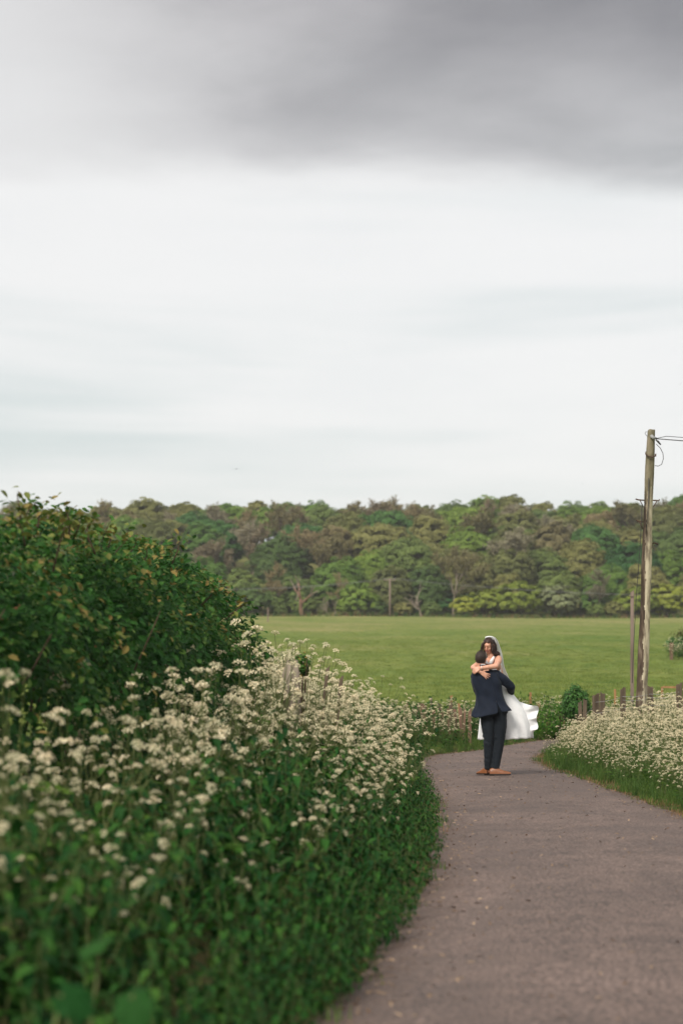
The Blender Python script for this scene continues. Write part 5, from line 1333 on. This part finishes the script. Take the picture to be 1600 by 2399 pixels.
hand(mb, (-.198, -.172, 1.543), (-.84, .12, -.50), (.1, .95, -.25), (.1, .2, .9), (.42, .45, .48, .5), .06, .45, .95, .3)
mb.chain([(.20, .30, 1.10), (.22, .34, .82), (.36, .60, .62)], [.09, .06, .04]); mb.chain([(.06, .32, 1.10), (.05, .36, .80), (.18, .60, .62)], [.09, .06, .04])
bride = baked(mb, 'person', M_SKIN_B, .0062, None, 3, G0)
tag(bride, 'smiling woman in white lace dress and veil, held up by the man', 'person')
# face
def facet(name, m, pts, r_, parent=bride): mb = MB(); mb.tube([HB @ (Vector(p) * .95) for p in pts], r_, 6); return mb.build(name, m, parent)
for sg in (-1, 1):
    facet('eyelashes', M_LASH, [(sg * .018, .0865, .006), (sg * .031, .0855, .003), (sg * .045, .078, .007)], [.0012, .0020, .001])
    facet('eyebrow', M_LASH, [(sg * .014, .092, .031), (sg * .032, .0905, .036), (sg * .050, .078, .030)], [.0014, .0018, .001])
facet('upper_lip', M_LIP, [(-.026, .078, -.046), (-.012, .087, -.049), (0, .090, -.050), (.012, .087, -.049), (.026, .078, -.046)], [.002, .004, .0045, .004, .002])
facet('teeth', M_TEETH, [(-.018, .083, -.054), (0, .0875, -.057), (.018, .083, -.054)], [.003, .0045, .003])
facet('lower_lip', M_LIP, [(-.024, .078, -.050), (-.012, .085, -.062), (0, .088, -.065), (.012, .085, -.062), (.024, .078, -.050)], [.002, .004, .005, .004, .002])
# dress
def ring(cu, cw, a, b, z, n=64, fold=0., ph=0., q=1.0, tilt=0.):
    out = []
    for k in range(n):
        th = 2 * math.pi * k / n; c, s = math.cos(th), math.sin(th); f = 1 + fold * (.6 * math.sin(th * 9 + ph) + .4 * math.sin(th * 17 + 2 * ph)); out.append((cu + a * c * f, cw + b * s * f, z + tilt * c))
    return out
rows = []
for z, ul, ur, wc, b, fo in ((1.655, -.060, .118, .235, .098, 0), (1.60, -.090, .132, .235, .112, 0), (1.55, -.085, .140, .24, .118, 0), (1.47, -.055, .148, .262, .112, .0), (1.38, -.035, .170, .285, .112, 0), (1.30, -.05, .215, .30, .128, .004), (1.20, -.075, .285, .31, .15, .010), (1.10, -.10, .36, .33, .18, .018), (1.02, -.125, .435, .355, .21, .026),
                                (.94, -.15, .50, .38, .24, .032), (.85, -.16, .545, .40, .26, .038), (.75, -.17, .575, .41, .275, .044), (.65, -.178, .595, .42, .285, .050), (.56, -.186, .600, .425, .29, .056), (.505, -.190, .600, .43, .292, .060)):
    r_ = ring((ul + ur) / 2, wc, (ur - ul) / 2, b, z, 72, fo, z * 2.3, 1, .03 if z > 1.5 else (.012 if z < .6 else 0))
    if z > 1.64: r_ = [(x, y, zq - .10 * max(0, -(y - wc) / b) ** 3 * (1 if x < .09 else .6)) for x, y, zq in r_]      # V neckline at the front
    if z < .52: r_ = [(x, y, zq + .012 * abs(math.sin(i * .7))) for i, (x, y, zq) in enumerate(r_)]                   # scalloped hem
    rows.append(r_)
dress = sheet(rows, 'dress', M_LACE, bride, True, .004, 1)
for pts in ([U(612, 560, .125), U(640, 505, .118), U(668, 455, .135), U(690, 436, .19), U(692, 450, .26)], [U(590, 555, .130), U(560, 520, .14), U(548, 480, .18), U(550, 470, .25)]):
    rows = []
    for i, p in enumerate(pts): w_ = (.052, .040, .026, .020, .018)[i]; rows.append([p + Vector((-w_ * .55, .0, -.004)), p + Vector((0, -.012, .004)), p + Vector((w_ * .75, .006, -.004))])
    sheet(rows, 'strap', M_LACE, dress, False, .004, 2)
# the train blown out to the right, with a ruffled lace edge
edge = [(.46, 1.035), (.545, 1.000), (.62, .992), (.672, .990), (.690, .962), (.686, .925), (.668, .885), (.650, .845), (.648, .81), (.655, .77), (.675, .72), (.678, .680), (.655, .655), (.615, .640), (.605, .60), (.598, .555)]
inner = [(.36, 1.06), (.38, 1.02), (.41, .985), (.43, .955), (.45, .925), (.46, .895), (.47, .865), (.48, .835), (.49, .805), (.495, .775), (.50, .745), (.505, .715), (.51, .685), (.515, .655), (.52, .61), (.525, .56)]
rows = []
for i, ((a, b), (c, d)) in enumerate(zip(edge, inner)):
    row = []
    for j in range(9):
        t = j / 8; x, z = c + (a - c) * t, d + (b - d) * t; wv = .30 + .02 * t + (.045 * math.sin(i * 1.25 + t * 2) + .022 * math.sin(i * 2.9)) * t ** 1.2
        row.append((x, wv - .05 * (1 - t) * 0 , z))
    rows.append(row)
sheet(rows, 'train', M_LACE, dress, False, .004, 2)
rows = []
for i, ((a, b), (c, d)) in enumerate(zip(edge[2:13], inner[2:13])):
    rows.append([(c + (a - c) * t * .97 + .01, .40 + .05 * math.sin(i * 1.6 + 1) * t, d + (b - d) * t - .012) for t in (.3, .5, .7, .85, 1)])
sheet(rows, 'underskirt', M_LACE, dress, False, .004, 2)
# hair in waves
def bcut(p): return (p.z > .045 + max(0, p.y) * .30 or p.y < .012 or (abs(p.x) > .060 and p.y < .045)) and p.z > -.075 and not (p.y > .062 and p.z < .078 - abs(p.x) * .35)
hb, hp = hair_cap(HB, .95, bcut, 'hair', M_HAIR_B, bride, 1.055)
rs = random.Random(3)
def lock(pts, r0, n=7):
    mb = MB(); full = []
    P_ = [Vector(p) for p in pts]
    for i in range(len(P_) - 1):
        for t in (0, .25, .5, .75): full.append(P_[i].lerp(P_[i + 1], t))
    full.append(P_[-1]); ph = rs.uniform(0, 6)
    full = [p + Vector((.007 * math.sin(i * .75 + ph), .006 * math.cos(i * .6 + ph), 0)) for i, p in enumerate(full)]
    k = len(full) - 1; return full, [r0 * (.55 + .75 * math.sin(math.pi * (i / k) ** .8 * .8 + .25)) * (1 if i < k else .25) for i in range(k + 1)]
mb = MB()
for i in range(17):      # image-right side, over the shoulder
    t = i / 16; f_, r_ = lock([U(612 + 75 * t, 238 + 30 * t, .135 + .15 * t), U(640 + 64 * t, 310, .105 + .17 * t), U(652 + 62 * t, 375 + 10 * t, .100 + .17 * t), U(656 + 92 * t, 425 + rs.uniform(-18, 14), .105 + .13 * t), U(668 + 88 * t, 448 + rs.uniform(-20, 12), .105 + .12 * t)], rs.uniform(.007, .012)); mb.tube(f_, r_, 7)
for i in range(7):       # image-left side
    t = i / 6; f_, r_ = lock([U(570 - 18 * t, 232 + 14 * t, .125 + .06 * t), U(534 - 8 * t, 290, .115 + .09 * t), U(524 - 10 * t, 350, .120 + .1 * t), U(516 - 16 * t + rs.uniform(-4, 4), 395 + rs.uniform(-12, 10), .13 + .1 * t)], rs.uniform(.007, .011)); mb.tube(f_, r_, 7)
for i in range(9):       # down the back
    t = i / 8; f_, r_ = lock([U(560 + 120 * t, 235, .26), U(565 + 130 * t, 330, .30), U(575 + 140 * t, 430, .31), U(585 + 140 * t, 500, .32)], .016); mb.tube(f_, r_, 7)
mb.build('locks', M_HAIR_B, hb)
# veil: a band over the crown, then sheer cloth falling behind
VR = [(2.002, -.040, .20, .055, .030, 0), (1.985, -.018, .21, .075, .055, 0), (1.94, .000, .225, .088, .085, 0), (1.87, .012, .245, .104, .100, 0), (1.80, .024, .265, .118, .105, .02), (1.70, .048, .29, .122, .105, .03), (1.60, .056, .315, .118, .105, .04), (1.50, .085, .345, .125, .105, .05), (1.40, .125, .38, .132, .11, .06), (1.30, .15, .41, .145, .115, .07), (1.18, .17, .45, .16, .12, .08)]
rows = []
for z, cu, cw, a, b, fo in VR:
    row = []
    for k in range(33):
        th = -.42 + (math.pi + .84) * k / 32; c, s = math.cos(th), math.sin(th); f = 1 + fo * math.sin(th * 11 + z * 3)
        row.append((cu + a * c * f, cw + b * s * f, z - .03 * max(0, s) * (z > 1.98)))
    rows.append(row)
sheet(rows, 'veil', M_VEIL, bride, False, 0, 2)
mb = MB(); mb.tube([U(556, 214, .150), U(575, 201, .158), U(610, 194, .172), U(650, 198, .19), U(682, 218, .21), U(704, 262, .235), U(722, 310, .255)], [.005, .009, .011, .012, .012, .010, .006], 8); mb.build('headband', M_LACE, bride)
mb = MB(); c_ = Vector((-.182, -.170, 1.5445)); dd = Vector((-1, -.17, -.07)).normalized(); x_ = dd.orthogonal().normalized(); y_ = dd.cross(x_)
mb.tube([c_ + (x_ * math.cos(t) + y_ * math.sin(t)) * .0285 for t in np.linspace(0, 2 * math.pi, 17)], .0042, 6); mb.build('bracelet', M_TEETH, bride)
mb = MB(); hw = Vector((-.192, -.157, 1.486)); d_ = Vector((.85, -.02, -.53)).normalized()
# ------------------------------------------------------------------ damp air between here and the wood
def haze_box(density):
    m, nd, lk = mat('thin_haze'); v = N(nd, 'ShaderNodeVolumePrincipled'); v.inputs['Color'].default_value = (.95, .95, .92, 1); v.inputs['Density'].default_value = density; v.inputs['Anisotropy'].default_value = .2
    out = N(nd, 'ShaderNodeOutputMaterial'); lk.new(v.outputs[0], out.inputs['Volume'])
    mb = MB(); mb.box((-620, -130, -8), (620, 735, 60)); o = mb.build('haze', m, None, False); tag(o, 'thin damp haze over the field and the wood', 'haze', kind='stuff'); return o
haze_box(.00026)
